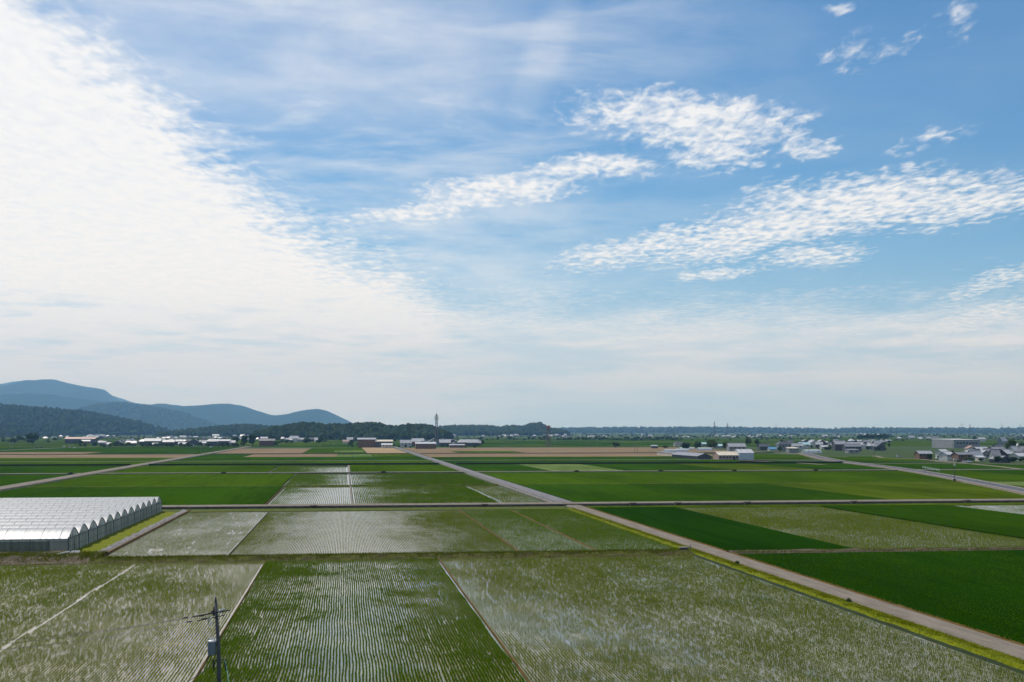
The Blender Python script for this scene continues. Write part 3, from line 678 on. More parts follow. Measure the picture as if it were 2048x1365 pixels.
def hill(name, pts, D, front, back, mtl, label, nx=240, ny=42, seed=0, spur=.75, trees=0, tr=6.0, tl='', sink=0, fine=False, kind='hills'):
    px = np.array([p[0] for p in pts], float); py = np.array([p[1] for p in pts], float)
    xs = (px-1024)/F*D; zs = np.maximum(0, H+(HOR-py)/F*D-sink)
    L = xs[-1]-xs[0]
    def hgt(x, y):
        q = y-D
        prof = np.where(q < 0, np.clip(1+q/front, 0, 1), np.clip(1-q/back, 0, 1))
        prof = prof*prof*(3-2*prof)
        sx = L*.05
        mx = x+(fbm(x/(L*.25), y/(front*1.2), seed, 3)-.5)*2*front*.12*(1-prof)
        base = np.interp(mx, xs, zs, left=0, right=0)
        rd = 1-np.abs(2*fbm(x/(front*.55), y/(front*1.6), seed+9, 4)-1)*2
        z = base*prof*(1+spur*(rd-.55)*(1-prof)) + base*.22*(fbm(x/(front*.10), y/(front*.10), seed+3, 4)-.5)*np.clip(.45+(1-prof), 0, 1)
        return np.maximum(z, 0)
    gx_ = np.linspace(xs[0], xs[-1], nx); gy_ = np.concatenate([np.linspace(D-front, D, ny), np.linspace(D, D+back, max(6, ny//3))[1:]])
    X, Y = np.meshgrid(gx_, gy_, indexing='ij'); Z = hgt(X, Y)-.5
    m_, n_ = X.shape; idx = np.arange(m_*n_).reshape(m_, n_)
    Q = np.stack([idx[:-1,:-1], idx[1:,:-1], idx[1:,1:], idx[:-1,1:]], -1).reshape(-1,4)
    o = np_mesh(name, np.stack([X,Y,Z],-1).reshape(-1,3), Q, mtl, smooth=True); tag(o, label, kind, None, 'structure')
    if trees:
        x = rng.uniform(xs[0], xs[-1], trees); y = D-front+(front*1.25)*rng.uniform(0, 1, trees)**.8; z = hgt(x, y)
        k_ = z > 2.5; x, y, z = x[k_], y[k_], z[k_]
        r = rng.uniform(.6, 1.3, len(x))*tr
        crowns('forest', x, y, z+r*.35, r, M_crown, None, tl, fine=fine)
    return hgt
hill('mountain', [(-500,800),(-60,782),(10,772),(40,765),(60,763),(76,766),(110,786),(180,790),(225,793),(250,800),(272,806),(300,808),(345,818),(420,840),(480,861)], 24000, 3600, 1500, M_mount, 'palest far mountain peeping over the tall mountain', seed=1, kind='mountain')
hill('mountain', [(-500,790),(-150,772),(-40,765),(0,768),(22,773),(36,783),(55,776),(72,768),(94,759),(112,758.5),(130,763),(152,768),(176,773),(204,778),(214,786),(226,795),(245,806),(270,818),(300,832),(350,861)], 19500, 4600, 1500, M_mount, 'tall blue mountain with a flat rounded top at the left', seed=2, kind='mountain')
hill('mountain', [(-500,800),(-100,800),(0,794),(40,788),(60,787),(100,789),(150,797),(190,801),(250,806),(300,815),(340,830),(380,861)], 15500, 3200, 1200, M_mount, 'middle blue ridge in front of the tall mountain', seed=3, kind='mountain')
hill('mountain', [(200,861),(235,822),(262,810),(290,808.5),(312,809),(330,807),(346,811),(370,813),(400,811),(430,808),(456,807),(482,811),(512,821),(540,830),(556,832),(590,829),(620,821),(640,818.5),(652,821),(668,829),(690,840),(706,848),(730,855),(770,861)], 16500, 3400, 1200, M_mount, 'blue ridge ending in a rounded conical hill', seed=4, nx=260, kind='mountain')
hill('wooded_hill', [(120,861),(150,838),(185,818),(215,808),(240,806),(290,811),(330,818),(365,826),(400,838),(430,850),(470,861)], 12500, 2600, 1100, M_forest, 'dark blue-green wooded spur below the blue ridge', seed=5, trees=5600, tr=15, tl='dense forest covering the wooded spur below the blue ridge', sink=12, kind='hill')
hill('wooded_hill', [(-500,820),(-200,812),(-80,808),(0,810),(20,810),(50,813),(85,816),(130,820),(170,823),(200,829),(240,838),(275,850),(300,861)], 6000, 1700, 900, M_forest, 'dark green wooded hill at the left edge', seed=6, trees=7000, tr=9.5, tl='dense forest covering the dark hill at the left edge', sink=10, kind='hill')
hill('wooded_hill', [(380,862),(420,857),(470,852),(510,851),(545,855),(580,862)], 5200, 700, 400, M_forest, 'small wooded rise left of the round wooded hill', seed=16, trees=1200, tr=9, tl='forest on the small rise left of the round wooded hill', sink=8, kind='hill')
hill('wooded_hill', [(548,864),(560,856),(575,851),(592,848),(622,847),(650,850),(700,850),(735,847.5),(760,849),(775,853),(800,854),(822,850),(845,850),(866,855),(880,861),(900,868)], 3150, 420, 260, M_forest, 'round wooded hill behind the central village', seed=7, trees=2900, tr=6.8, tl='leafy wood covering the hill behind the central village', sink=9, fine=True, nx=200, kind='hill')
hill('wooded_hill', [(860,862),(880,856),(905,853),(940,853),(985,854),(1000,857),(1020,853),(1045,855),(1058,849),(1066,848),(1080,848),(1087,850),(1093,857),(1120,862),(1140,866)], 5900, 800, 500, M_forest, 'wooded hill with a square knoll right of the lattice tower', seed=8, trees=3600, tr=10, tl='wood covering the hill with the square knoll', sink=10, kind='hill')
hill('wooded_hill', [(1060,861),(1110,858.5),(1160,857.5),(1230,857),(1400,856),(1470,857),(1540,858),(1620,859),(1660,861.5),(1690,858),(1740,858),(1800,858.5),(1900,858),(2000,859),(2048,859),(2300,859),(2700,861)], 11000, 900, 800, M_forest, 'long low blue-green ridge along the right horizon', seed=9, trees=6000, tr=15.5, tl='far wood covering the long low ridge at the right', sink=13, nx=300, ny=16, kind='hill')

# ------------------------------------------------------------------ greenhouse
def film(name, col, tr, refl, rough, streaks, tl=.35):
    def b(t):
        co = t.coord('Object')
        st = t.noise(t.map(co, sc=(.9, .12, .12)), 1, 4, .7); pn = t.noise(t.map(co, loc=(4,2,0), sc=(.045,.11,.02)), 1, 2, .5)
        wv = t.n.new('ShaderNodeTexWave'); wv.bands_direction = 'X'; t.put(wv.inputs['Vector'], co); wv.inputs['Scale'].default_value = .26; wv.inputs['Distortion'].default_value = .6; wv.inputs['Detail'].default_value = 2
        k = t.m('ADD', t.m('MULTIPLY', st, .5), t.m('ADD', t.m('MULTIPLY', pn, .3), t.m('MULTIPLY', wv.outputs['Fac'], .12)))
        cc = t.mix(t.mr(k, .35, .65), tuple(x*streaks for x in col), col)
        nb = t.bump(t.m('ADD', st, t.m('MULTIPLY', wv.outputs['Fac'], .25)), .3, .08)
        df = t.n.new('ShaderNodeBsdfDiffuse'); t.put(df.inputs[0], cc); t.put(df.inputs['Normal'], nb)
        tn = t.n.new('ShaderNodeBsdfTranslucent'); t.put(tn.inputs[0], cc)
        gl = t.n.new('ShaderNodeBsdfGlossy'); gl.inputs['Roughness'].default_value = rough; t.put(gl.inputs['Normal'], nb)
        tp = t.n.new('ShaderNodeBsdfTransparent'); tp.inputs[0].default_value = (.8,.88,.86,1)
        def mx(f_, a, c_):
            n = t.n.new('ShaderNodeMixShader'); t.put(n.inputs[0], f_); t.l.new(a, n.inputs[1]); t.l.new(c_, n.inputs[2]); return n.outputs[0]
        return mx(refl, mx(tr, mx(tl, df.outputs[0], tn.outputs[0]), tp.outputs[0]), gl.outputs[0])
    return mat(name, b)
M_film = film('roof_film', (.80,.81,.84), .05, .10, .38, .84, .55)
M_gable = film('gable_film', (.60,.70,.70), .18, .10, .2, .7, .5)
M_side = film('side_film', (.17,.22,.19), .25, .08, .3, .6, .4)
M_steel = plain('galvanised', (.20,.22,.24), .45, .5, .1, 1.0, .6)
M_frame = plain('painted_frame', (.05,.075,.09), .6)
GS1, GS0, GT0, GT1 = -49.0, -150.0, 232.6, 347.6
NB = 13; BW = (GT1-GT0)/NB; EH, RH = 2.55, 4.30
gh = empty('greenhouse', (*W(GS1, GT0), 0.0), TH)
tag(gh, 'long multi-span plastic greenhouse with arched white roofs at the left', 'greenhouse')
GL = GS1-GS0
def arch(u):                                     # u in 0..1 across a bay, gothic arch
    a = abs(2*u-1); return EH+(RH-EH)*(1-a**1.55)
NA = 12
for i in range(NB):
    y0 = i*BW; us = np.linspace(.012, .988, NA+1); xs_ = np.linspace(-GL, 0, 52)
    v = [(x, y0+u*BW, arch(u)) for x in xs_ for u in us]; n = NA+1
    b = MB(); b.v = v; b.f = [(k*n+j, (k+1)*n+j, (k+1)*n+j+1, k*n+j+1) for k in range(len(xs_)-1) for j in range(NA)]
    b.build('roof_sheet', M_film, gh, smooth=True)
    b = MB(); b.tube([(0.05, y0+u*BW, arch(u)) for u in us], .085, 6); b.build('end_arch', M_frame, gh)
    hb = MB()
    for x in np.arange(-1.6, -GL*.8, -3.2):
        hb.tube([(x, y0+u*BW, arch(u)+.03) for u in us[::2]], .035, 4, False)
    tag(hb.build('hoops', M_steel, gh), kind='stuff')
    # gable end facing right
    gp = [(0, y0+u*BW, arch(u)-.05) for u in us]
    b = MB(); vs = gp+[(0, y0+BW*.988, .1), (0, y0+BW*.012, .1)]
    b.add(vs, [tuple(range(len(vs)))]); b.build('gable_film', M_gable, gh)
    b = MB(); b.bar((.06, y0+.1, EH), (.06, y0+BW-.1, EH), .10); b.build('gable_beam', M_frame, gh)
    b = MB(); b.bar((.07, y0+.12, 1.1), (.07, y0+BW-.12, 1.1), .05); b.build('gable_rail', M_frame, gh)
    for q in (.2, .35, .5, .65, .8):
        b = MB(); b.bar((.06, y0+BW*q, .1), (.06, y0+BW*q, arch(q)-.1), .07 if q == .5 else .05); b.build('gable_mullion', M_frame, gh)
    b = MB(); b.bar((.04, y0, 0), (.04, y0, EH+.35), .20); b.build('corner_post', M_frame, gh)
    b = MB(); b.box(-GL, .3, y0-.16, y0+.16, EH-.02, EH+.06); b.build('gutter', M_steel, gh)
    if i in (0, 4, 9):
        b = MB(); b.box(.09, .16, y0+BW*.52, y0+BW*.76, .08, 2.25); dr = b.build('door', film('door_film', (.42,.47,.46), .2, .1, .2, .85), gh)
        b = MB(); b.bar((.18, y0+BW*.55, 1.0), (.18, y0+BW*.55, 1.25), .06); b.build('handle', M_frame, dr)
b = MB(); b.bar((.04, BW*NB, 0), (.04, BW*NB, EH+.35), .20); b.build('corner_post', M_frame, gh)
for q in range(30):                               # long side facing the camera, panel by panel
    x1 = -q*3.3; b = MB(); b.quad((x1-3.22,-.02,.42),(x1-.04,-.02,.42),(x1-.04,-.02,2.1),(x1-3.22,-.02,2.1)); b.build('side_panel', M_side if q else film('side_clear', (.34,.38,.37), .25, .1, .2, .9), gh)
    b = MB(); b.quad((x1-3.22,-.02,2.13),(x1-.04,-.02,2.13),(x1-.04,-.02,EH),(x1-3.22,-.02,EH)); b.build('upper_panel', M_gable, gh)
    b = MB(); b.bar((x1,-.05,0),(x1,-.05,EH),.07); b.build('side_post', M_frame, gh)
b = MB(); b.box(-GL, 0, -.06, .02, 0, .4); b.build('base_board', plain('base_board', (.22,.22,.21)), gh)
b = MB(); b.bar((-GL,-.06,2.115),(0,-.06,2.115),.06); b.build('side_rail', M_frame, gh)
b = MB(); b.box(-GL+.5, -.5, .5, NB*BW-.5, .02, .06); b.build('floor', M_earth, gh)
for i in range(NB):                               # crop rows inside
    for k_ in (.22,.5,.78):
        n = 40; y = (i+k_)*BW; X = rng.uniform(-GL+2, -1.2, n*3); 
        if i % 1 == 0:
            crowns('crop_row', X, y+rng.normal(0,.12,len(X)), rng.uniform(.3,.9,len(X)), rng.uniform(.3,.6,len(X)), M_leafd, gh)
patch('grass_plot', GS0, GS1+4.8, 230.6, 354.5, .10, M_verge, 'bright mown grass around the greenhouse', 'grass', z0=0)
bank('ditch_bank', 't', -43.1, 226, 350, 1.0, 2.4, .35, soil('ditch_stones', (.13,.12,.115), (.27,.255,.25), (1.2,1.2)), 'grey rubble bank beside the greenhouse grass', 'bank', seed=81, rough=.2, step=.7)
patch('concrete_kerb', -42.0, -41.65, 226, 352, .3, M_rust, 'thin straight brown kerb along the pale flooded paddy', 'kerb', z0=0)
# fallen sheet and pipe on the earth bank
b = MB(); q = W(-47.6, 223.0); b.bar((q.x-.9,q.y-1.2,.82),(q.x+.7,q.y+.6,1.15),.22); tag(b.build('drain_pipe', plain('white_pipe', (.62,.63,.62), .4)), 'short white drain pipe lying on the dark earth bank', 'pipe')
b = MB(); q = W(-46.0, 224.0); b.add([(q.x-1.1,q.y-.4,.8),(q.x+.9,q.y-.5,.82),(q.x+.6,q.y+.5,1.25),(q.x-.7,q.y+.5,1.2),(q.x-1.1,q.y-.4,.70),(q.x+.9,q.y-.5,.72),(q.x+.6,q.y+.5,1.15),(q.x-.7,q.y+.5,1.1)],[(0,1,2,3),(7,6,5,4),(0,4,5,1),(1,5,6,2),(2,6,7,3),(3,7,4,0)]); tag(b.build('plastic_sheet', plain('grey_sheet', (.20,.22,.24))), 'crumpled grey sheet on the earth bank below the greenhouse corner', 'sheet')
# pump box at the end of the grass bank, beside the track
q = W(60.6, 217.4); r = empty('pump_box', (q.x, q.y, .5), TH)
b = MB(); b.box(-1.1,.3,-.5,.6,-.45,.55); b.build('box', M_concd, r)
b = MB(); b.box(-1.25,.45,-.62,.72,.56,.66); b.build('lid', M_conc, r)
b = MB(); b.bar((.8,0,-.2),(.8,0,1.1),.08); b.build('valve_stem', M_frame, r)
tag(r, 'small concrete pump box where the grassy bank meets the track', 'pump box')

# ------------------------------------------------------------------ utility pole in the foreground
M_pole = plain('pole_concrete', (.085,.088,.095), .8, .3, .1, 2.0)
M_dark = plain('dark_iron', (.03,.032,.035), .5)
M_porc = plain('porcelain', (.72,.72,.70), .2, .6)
D0 = 92.0; pxm = D0/F
def pp(px, py, dy=0): return ((px-437)*pxm, dy, H-(py-HOR)*pxm)         # pole-local x,z in photo pixels at the pole's distance
q0 = Vector(((437-1024)*pxm, D0))
up = empty('utility_pole', (q0.x, q0.y, 0)); tag(up, 'dark utility pole with transformer rising at the bottom of the view', 'utility pole')
b = MB(); ptop = pp(431.5, 1204); b.tube([(.10,0,0),(.0,0,6),ptop], [.17,.145,.105], 14); b.build('pole', M_pole, up, True)
b = MB(); b.tube([ptop, pp(431, 1193)], [.10,.03], 10); b.build('peak_bracket', M_dark, up)
b = MB(); b.tube([pp(428.5,1214),pp(427.5,1232)], [.06,.09], 8); b.build('peak_plate', M_dark, up)
zt = pp(437,1226)[2]
b = MB(); b.bar((-2.0,.35,zt-.35),(1.0,-.55,zt+.28),.09); b.build('crossarm', M_dark, up)
b = MB(); b.bar((-1.6,.15,zt-.62),(.55,-.35,zt-.12),.07); b.build('crossarm', M_dark, up)
def insul(x, y, z, s=1.0, ang=0, m=M_dark):
    b = MB(); pts = []; rs = []
    for k_ in range(7): pts.append((x+math.cos(ang)*k_*.07*s, y, z+math.sin(ang)*k_*.07*s)); rs.append((.075 if k_ % 2 else .045)*s)
    b.tube(pts, rs, 8); b.build('insulator', m, up)
for (a, c_, an) in ((363,1238,.18),(371,1246,.18),(396,1234,.18),(402,1240,.2),(415,1229,.2),(420,1225,.2)):
    p_ = pp(a, c_, .3); insul(p_[0], p_[1], p_[2], 1.0, an)
for (a, c_, an) in ((440,1226,1.2),(443,1221,.4)): 
    p_ = pp(a, c_, -.3); insul(p_[0], p_[1], p_[2], .8, an, M_porc)
for (a, c_) in ((425,1234),(426,1243)):
    p_ = pp(a, c_, -.25); insul(p_[0], p_[1], p_[2], .9, -2.2, M_porc)
b = MB(); b.tube([pp(446,1228,-.4),pp(450,1217,-.5),pp(442,1216,-.2)], .018, 5); b.build('jumper_wire', M_dark, up)
b = MB(); b.tube([pp(420,1231,-.2),pp(418,1246,-.35),pp(424,1253,-.3),pp(429,1243,-.2)], .018, 5); b.build('jumper_wire', M_dark, up)
tx, _, tz = pp(424, 1296); TR = .30
b = MB(); b.tube([(tx,-.05,tz-.52),(tx,-.05,tz-.47),(tx,-.05,tz+.40),(tx,-.05,tz+.44)], [TR*.9,TR,TR,TR*.97], 20); tk = b.build('transformer_tank', plain('transformer_grey', (.13,.16,.20), .5), up, False)
b = MB(); b.tube([(tx,-.05,tz+.45),(tx,-.05,tz+.53),(tx,-.05,tz+.60)], [TR*1.08,TR*1.06,TR*.55], 20); b.build('lid', plain('transformer_lid', (.45,.47,.48), .4), tk)
for dx in (-.16, 0, .16):
    b = MB(); b.tube([(tx+dx,-.05,tz+.58),(tx+dx,-.05,tz+.72),(tx+dx,-.05,tz+.80)], [.05,.065,.03], 8); b.build('bushing', M_porc, tk)
b = MB(); b.bar((tx-.1,0,tz+.20),(0,0,tz+.20),.09); b.bar((tx-.1,0,tz-.35),(0,0,tz-.35),.09); b.build('transformer_bracket', M_dark, up)
zl = pp(437,1320)[2]
b = MB(); b.bar((-.42,-.2,zl-.02),(.58,.1,zl+.05),.06); b.build('lower_arm', M_dark, up)
for dx in (-.35,.52):
    b = MB(); b.tube([(dx,0,zl-.06),(dx,0,zl-.25),(dx,0,zl-.75)], [.045,.085,.05], 8); b.build('cable_clamp', M_dark, up)
def wire(a, b_, sag, r, m, label):
    pts = []
    for k_ in range(25):
        u = k_/24; p_ = Vector(a).lerp(Vector(b_), u); p_.z -= sag*4*u*(1-u); pts.append(p_)
    w_ = MB(); w_.tube(pts, r, 5, False); o = w_.build('power_line', m); tag(o, label, 'wire'); return o
Q = Vector((q0.x, q0.y, 0))
def far_end(px, py, d): return ((px-1024)/F*d, d, H-(py-HOR)*d/F)
M_wire = plain('wire_black', (.02,.02,.022), .5)
wire(Q+Vector(pp(363,1238,.3)), far_end(-160,1299,80), .35, .015, M_wire, 'upper black wire running left from the utility pole')
wire(Q+Vector(pp(371,1246,.3)), far_end(-160,1312,79), .35, .015, M_wire, 'middle black wire running left from the utility pole')
wire(Q+Vector(pp(396,1234,.3)), far_end(-160,1290,81), .35, .015, M_wire, 'topmost thin wire running left from the utility pole')
wire(Q+Vector((-.35,0,zl-.3)), far_end(230,1440,70), .25, .022, M_wire, 'lower service cable drooping left from the utility pole')
wire(Q+Vector((.52,0,zl-.1)), far_end(480,1500,75), .1, .02, plain('cable_teal', (.10,.28,.25), .5), 'teal cable hanging from the right arm of the utility pole')

# ------------------------------------------------------------------ trees
def make_crown(seed, n=420, lobes=9, squash=1.0):
    rg = np.random.default_rng(seed); cs = []; 
    for i in range(lobes):
        a = rg.uniform(0, 2*math.pi); rr = rg.uniform(0, .55); z = rg.uniform(-.35, .55)
        cs.append((math.cos(a)*rr, math.sin(a)*rr, z*squash, rg.uniform(.34, .52)))
    V = []; Fc = []
    for i in range(n):
        cx, cy_, cz, r = cs[rg.integers(lobes)]
        d_ = rg.normal(size=3); d_ /= np.linalg.norm(d_); rad = r*rg.uniform(.72, 1.06)
        p_ = np.array([cx,cy_,cz])+d_*rad*np.array([1,1,.9])
        nrm = d_+rg.normal(size=3)*.5; nrm /= np.linalg.norm(nrm); u_ = np.cross(nrm, [.3,.5,.8]); u_ /= np.linalg.norm(u_); w_ = np.cross(nrm, u_); s_ = rg.uniform(.06, .13)
        k_ = len(V); V += [p_-u_*s_-w_*s_*.6, p_+u_*s_-w_*s_*.7, p_+u_*s_*.8+w_*s_, p_-u_*s_*.9+w_*s_*.8]; Fc.append((k_,k_+1,k_+2,k_+3))
    for (cx, cy_, cz, r) in cs:                     # dense leafy inside of each lobe
        k_ = len(V)
        for iv in IV: V.append(np.array([cx,cy_,cz])+iv*r*rg.uniform(.7,.9)*np.array([1,1,.9]))
        Fc += [tuple(int(j)+k_ for j in q) for q in IF]
    me = bpy.data.meshes.new('crown'); me.from_pydata([tuple(map(float, q)) for q in V], [], Fc); return me
CR = []
for i in range(5):
    me = make_crown(100+i, squash=1.0 if i < 4 else 1.5); me.materials.append(M_leafd if i % 2 == 0 else M_leafm); CR.append(me)
tb = MB(); tb.tube([(0,0,0),(.02,0,.5),(0,.01,1.0)], [.07,.05,.03], 7); tb.tube([(.0,0,.5),(.16,.05,.95)], [.035,.015], 5); tb.tube([(.0,0,.55),(-.15,-.06,1.0)], [.035,.015], 5)
TRUNK = tb.mesh('trunk'); TRUNK.materials.append(M_bark)
def tree(px, py, wpx, hpx, label, group=None, var=None, name='tree'):
    p_ = P(px, py); m_ = p_.y/F; w_ = wpx*m_; h_ = hpx*m_
    r = empty(name, (p_.x, p_.y, 0), random.uniform(0, 6)); tag(r, label, 'tree', group)
    i = random.randrange(4) if var is None else var
    o = bpy.data.objects.new('crown', CR[i]); COL.objects.link(o); o.parent = r; o.location = (0,0,h_*.55); o.scale = (w_*.56, w_*.56, h_*.50)
    t_ = bpy.data.objects.new('trunk', TRUNK); COL.objects.link(t_); t_.parent = r; t_.scale = (h_*.5, h_*.5, h_*.6)
    return r
BIG = [(28,889,22,14,'low broad tree at the left edge before the far hill'),(66,890,34,24,'large round dark tree left of the long red-roofed barn'),(38,886,20,18,'pointed tree beside the large round dark tree'),
 (505,894,22,26,'dark tree left of the reddish house, taller of two'),(489,892,20,22,'dark tree left of the reddish house, nearer the farm road'),(472,889,20,16,'round tree at the right end of the left village'),(450,890,14,14,'bushy tree in the left village near the farm road'),
 (553,893,14,11,'small bush right of the reddish house'),(612,888,22,12,'broad tree right of the white farm cluster'),(640,889,18,15,'dark tree before the wood, right of the white farm cluster'),(700,892,12,10,'small tree left of the big central hall'),
 (962,891,18,11,'bushy tree at the right end of the central village'),(790,886,10,12,'tree between the central halls'),(844,884,9,13,'slim dark tree among the central roofs'),
 (1231,897,18,13,'round lone tree beyond the stubble'),(1330,898,18,7,'low bush left of the pale tunnels'),(1372,901,26,16,'bushy tree behind the pale tunnels, left one'),(1396,902,22,19,'bushy tree behind the pale tunnels, middle one'),(1424,902,34,24,'large spreading tree behind the dark shed'),(1452,901,26,18,'tree behind the white shed, left of the grey house'),
 (1497,893,20,18,'tree right behind the white shed'),(1515,893,14,14,'smaller tree right of the white shed'),
 (2022,911,30,34,'tallest round tree at the right edge'),(2042,908,20,24,'tree at the right edge beside the tallest round tree'),(1974,910,22,14,'sunlit shrubby tree behind the brown barn'),(1858,920,14,13,'shrub against the brown farmhouse'),(1883,921,20,11,'hedge-like tree between brown farmhouse and white house'),(1940,926,20,11,'garden tree in front of the brown barn'),(1995,927,24,15,'garden tree among the right-hand farm roofs'),(2025,926,24,12,'low tree at the right edge before the farm'),(1990,903,10,16,'dark tree beside the long grey factory'),
 (1560,903,12,9,'small tree at the left of the roadside village'),(1655,902,22,9,'bush beside the white tunnel'),(1668,900,14,8,'bush in the roadside village'),(1735,902,10,10,'bush right of the dark long house'),(1758,902,10,8,'bush at the end of the roadside village'),(1638,897,10,8,'tree behind the white tunnel')]
for (a, c_, w_, h_, lb) in BIG: tree(a, c_, w_, h_, lb)
for i in range(14): tree(1718+i*4.4+random.uniform(-1,1), 879.5, 10, random.uniform(8,13), 'tree in the dark windbreak clump behind the roadside village', 'windbreak trees', 4 if i % 3 == 0 else None)
for i in range(34): tree(1130+i*7.0+random.uniform(-2,2), random.uniform(880.5,882.5), random.uniform(8,13), random.uniform(4,9), 'small tree in the long hedgerow beyond the stubble', 'hedgerow trees')
for i in range(22): tree(random.uniform(960,1130), random.uniform(879,882), random.uniform(6,11), random.uniform(4,8), 'small tree left of the long hedgerow, before the square knoll', 'trees before the square knoll')
for i in range(84): tree(random.uniform(150,490), random.choice([888,890,893,894,894.5,895])+random.uniform(-1,1), random.uniform(7,12), random.uniform(5,9), 'small garden tree among the left village roofs', 'garden trees of the left village')
for i in range(26): tree(random.uniform(560,720), random.uniform(877,888), random.uniform(7,12), random.uniform(5,9), 'small tree at the foot of the round wooded hill', 'trees below the wooded hill')
for i in range(46): tree(random.uniform(1555,1790), random.uniform(884,904), random.uniform(5,9), random.uniform(4,7), 'small garden tree in the roadside village', 'garden trees of the roadside village')
for i in range(30): tree(random.uniform(1890,2060), random.uniform(903,926.5), random.uniform(7,12), random.uniform(5,9), 'garden tree inside the right-hand farm', 'garden trees of the right-hand farm')
for i in range(26): tree(random.uniform(0,200), random.uniform(877,887), random.uniform(7,13), random.uniform(4,8), 'small tree on the plain before the left wooded hill', 'trees before the left hill')
for i in range(24): tree(random.uniform(1400,2048), random.uniform(874,884), random.uniform(6,11), random.uniform(3,6), 'small tree on the plain before the long low ridge', 'trees before the low ridge')

for i in range(44): tree(random.uniform(695,965), random.uniform(889,897.5), random.uniform(5,9), random.uniform(3.5,6.5), 'small garden tree in front of the central village', 'garden trees of the central village')
xs_, ys_, rs_2 = [], [], []
for i in range(2600):
    py = 868+13*random.random()**1.3; q_ = P(random.uniform(-60, 2110), py)
    if vnoise(q_.x/(q_.y*.03), q_.y/180., 5) < .42: continue
    xs_.append(q_.x); ys_.append(q_.y); rs_2.append(random.uniform(.5,1.25)*q_.y/F*2.1)
xs_, ys_, rs_2 = map(np.array, (xs_, ys_, rs_2))
crowns('distant_treeline', xs_, ys_, rs_2*.55, rs_2, M_crown, None, 'dark scattered groves across the far edge of the plain', hz=.75)
# ------------------------------------------------------------------ houses
WM = dict(white=plain('wall_white', (.50,.50,.48)), grey=plain('wall_grey', (.24,.25,.26)), dark=plain('wall_dark', (.075,.075,.085)), brown=plain('wall_brown', (.16,.095,.06)), red=plain('wall_red', (.15,.065,.045)), pink=plain('wall_pink', (.36,.25,.21)), blue=plain('wall_pale_blue', (.46,.54,.58)), cream=plain('wall_cream', (.50,.46,.37)))
def roofm(name, col, rough, metal=0.):
    def b(t):
        co = t.coord('Object'); n = t.noise(co, .8, 4, .6)
        wv = t.n.new('ShaderNodeTexWave'); wv.bands_direction = 'X'; t.put(wv.inputs['Vector'], co); wv.inputs['Scale'].default_value = 1.1; wv.inputs['Distortion'].default_value = .1
        cc = t.mix(t.mr(n, .3, .7), tuple(x*.75 for x in col), tuple(min(1, x*1.2) for x in col))
        return princ(t, cc, rough, .6, metal, normal=t.bump(wv.outputs['Fac'], .25, .05))
    return mat(name, b)
RM = dict(tile=roofm('roof_tile', (.085,.088,.095), .34), pale=roofm('roof_pale', (.34,.35,.37), .40), white=roofm('roof_white', (.47,.475,.49), .52), cream=roofm('roof_cream', (.62,.55,.42), .5), red=roofm('roof_red', (.36,.20,.15), .42), blue=roofm('roof_blue', (.10,.30,.50), .4), aqua=roofm('roof_aqua', (.38,.58,.60), .45), grey=roofm('roof_grey', (.20,.20,.215), .42))
M_glass = plain('window_glass', (.03,.04,.05), .08, .8, .05)
M_wfr = plain('window_frame', (.34,.34,.34), .5)
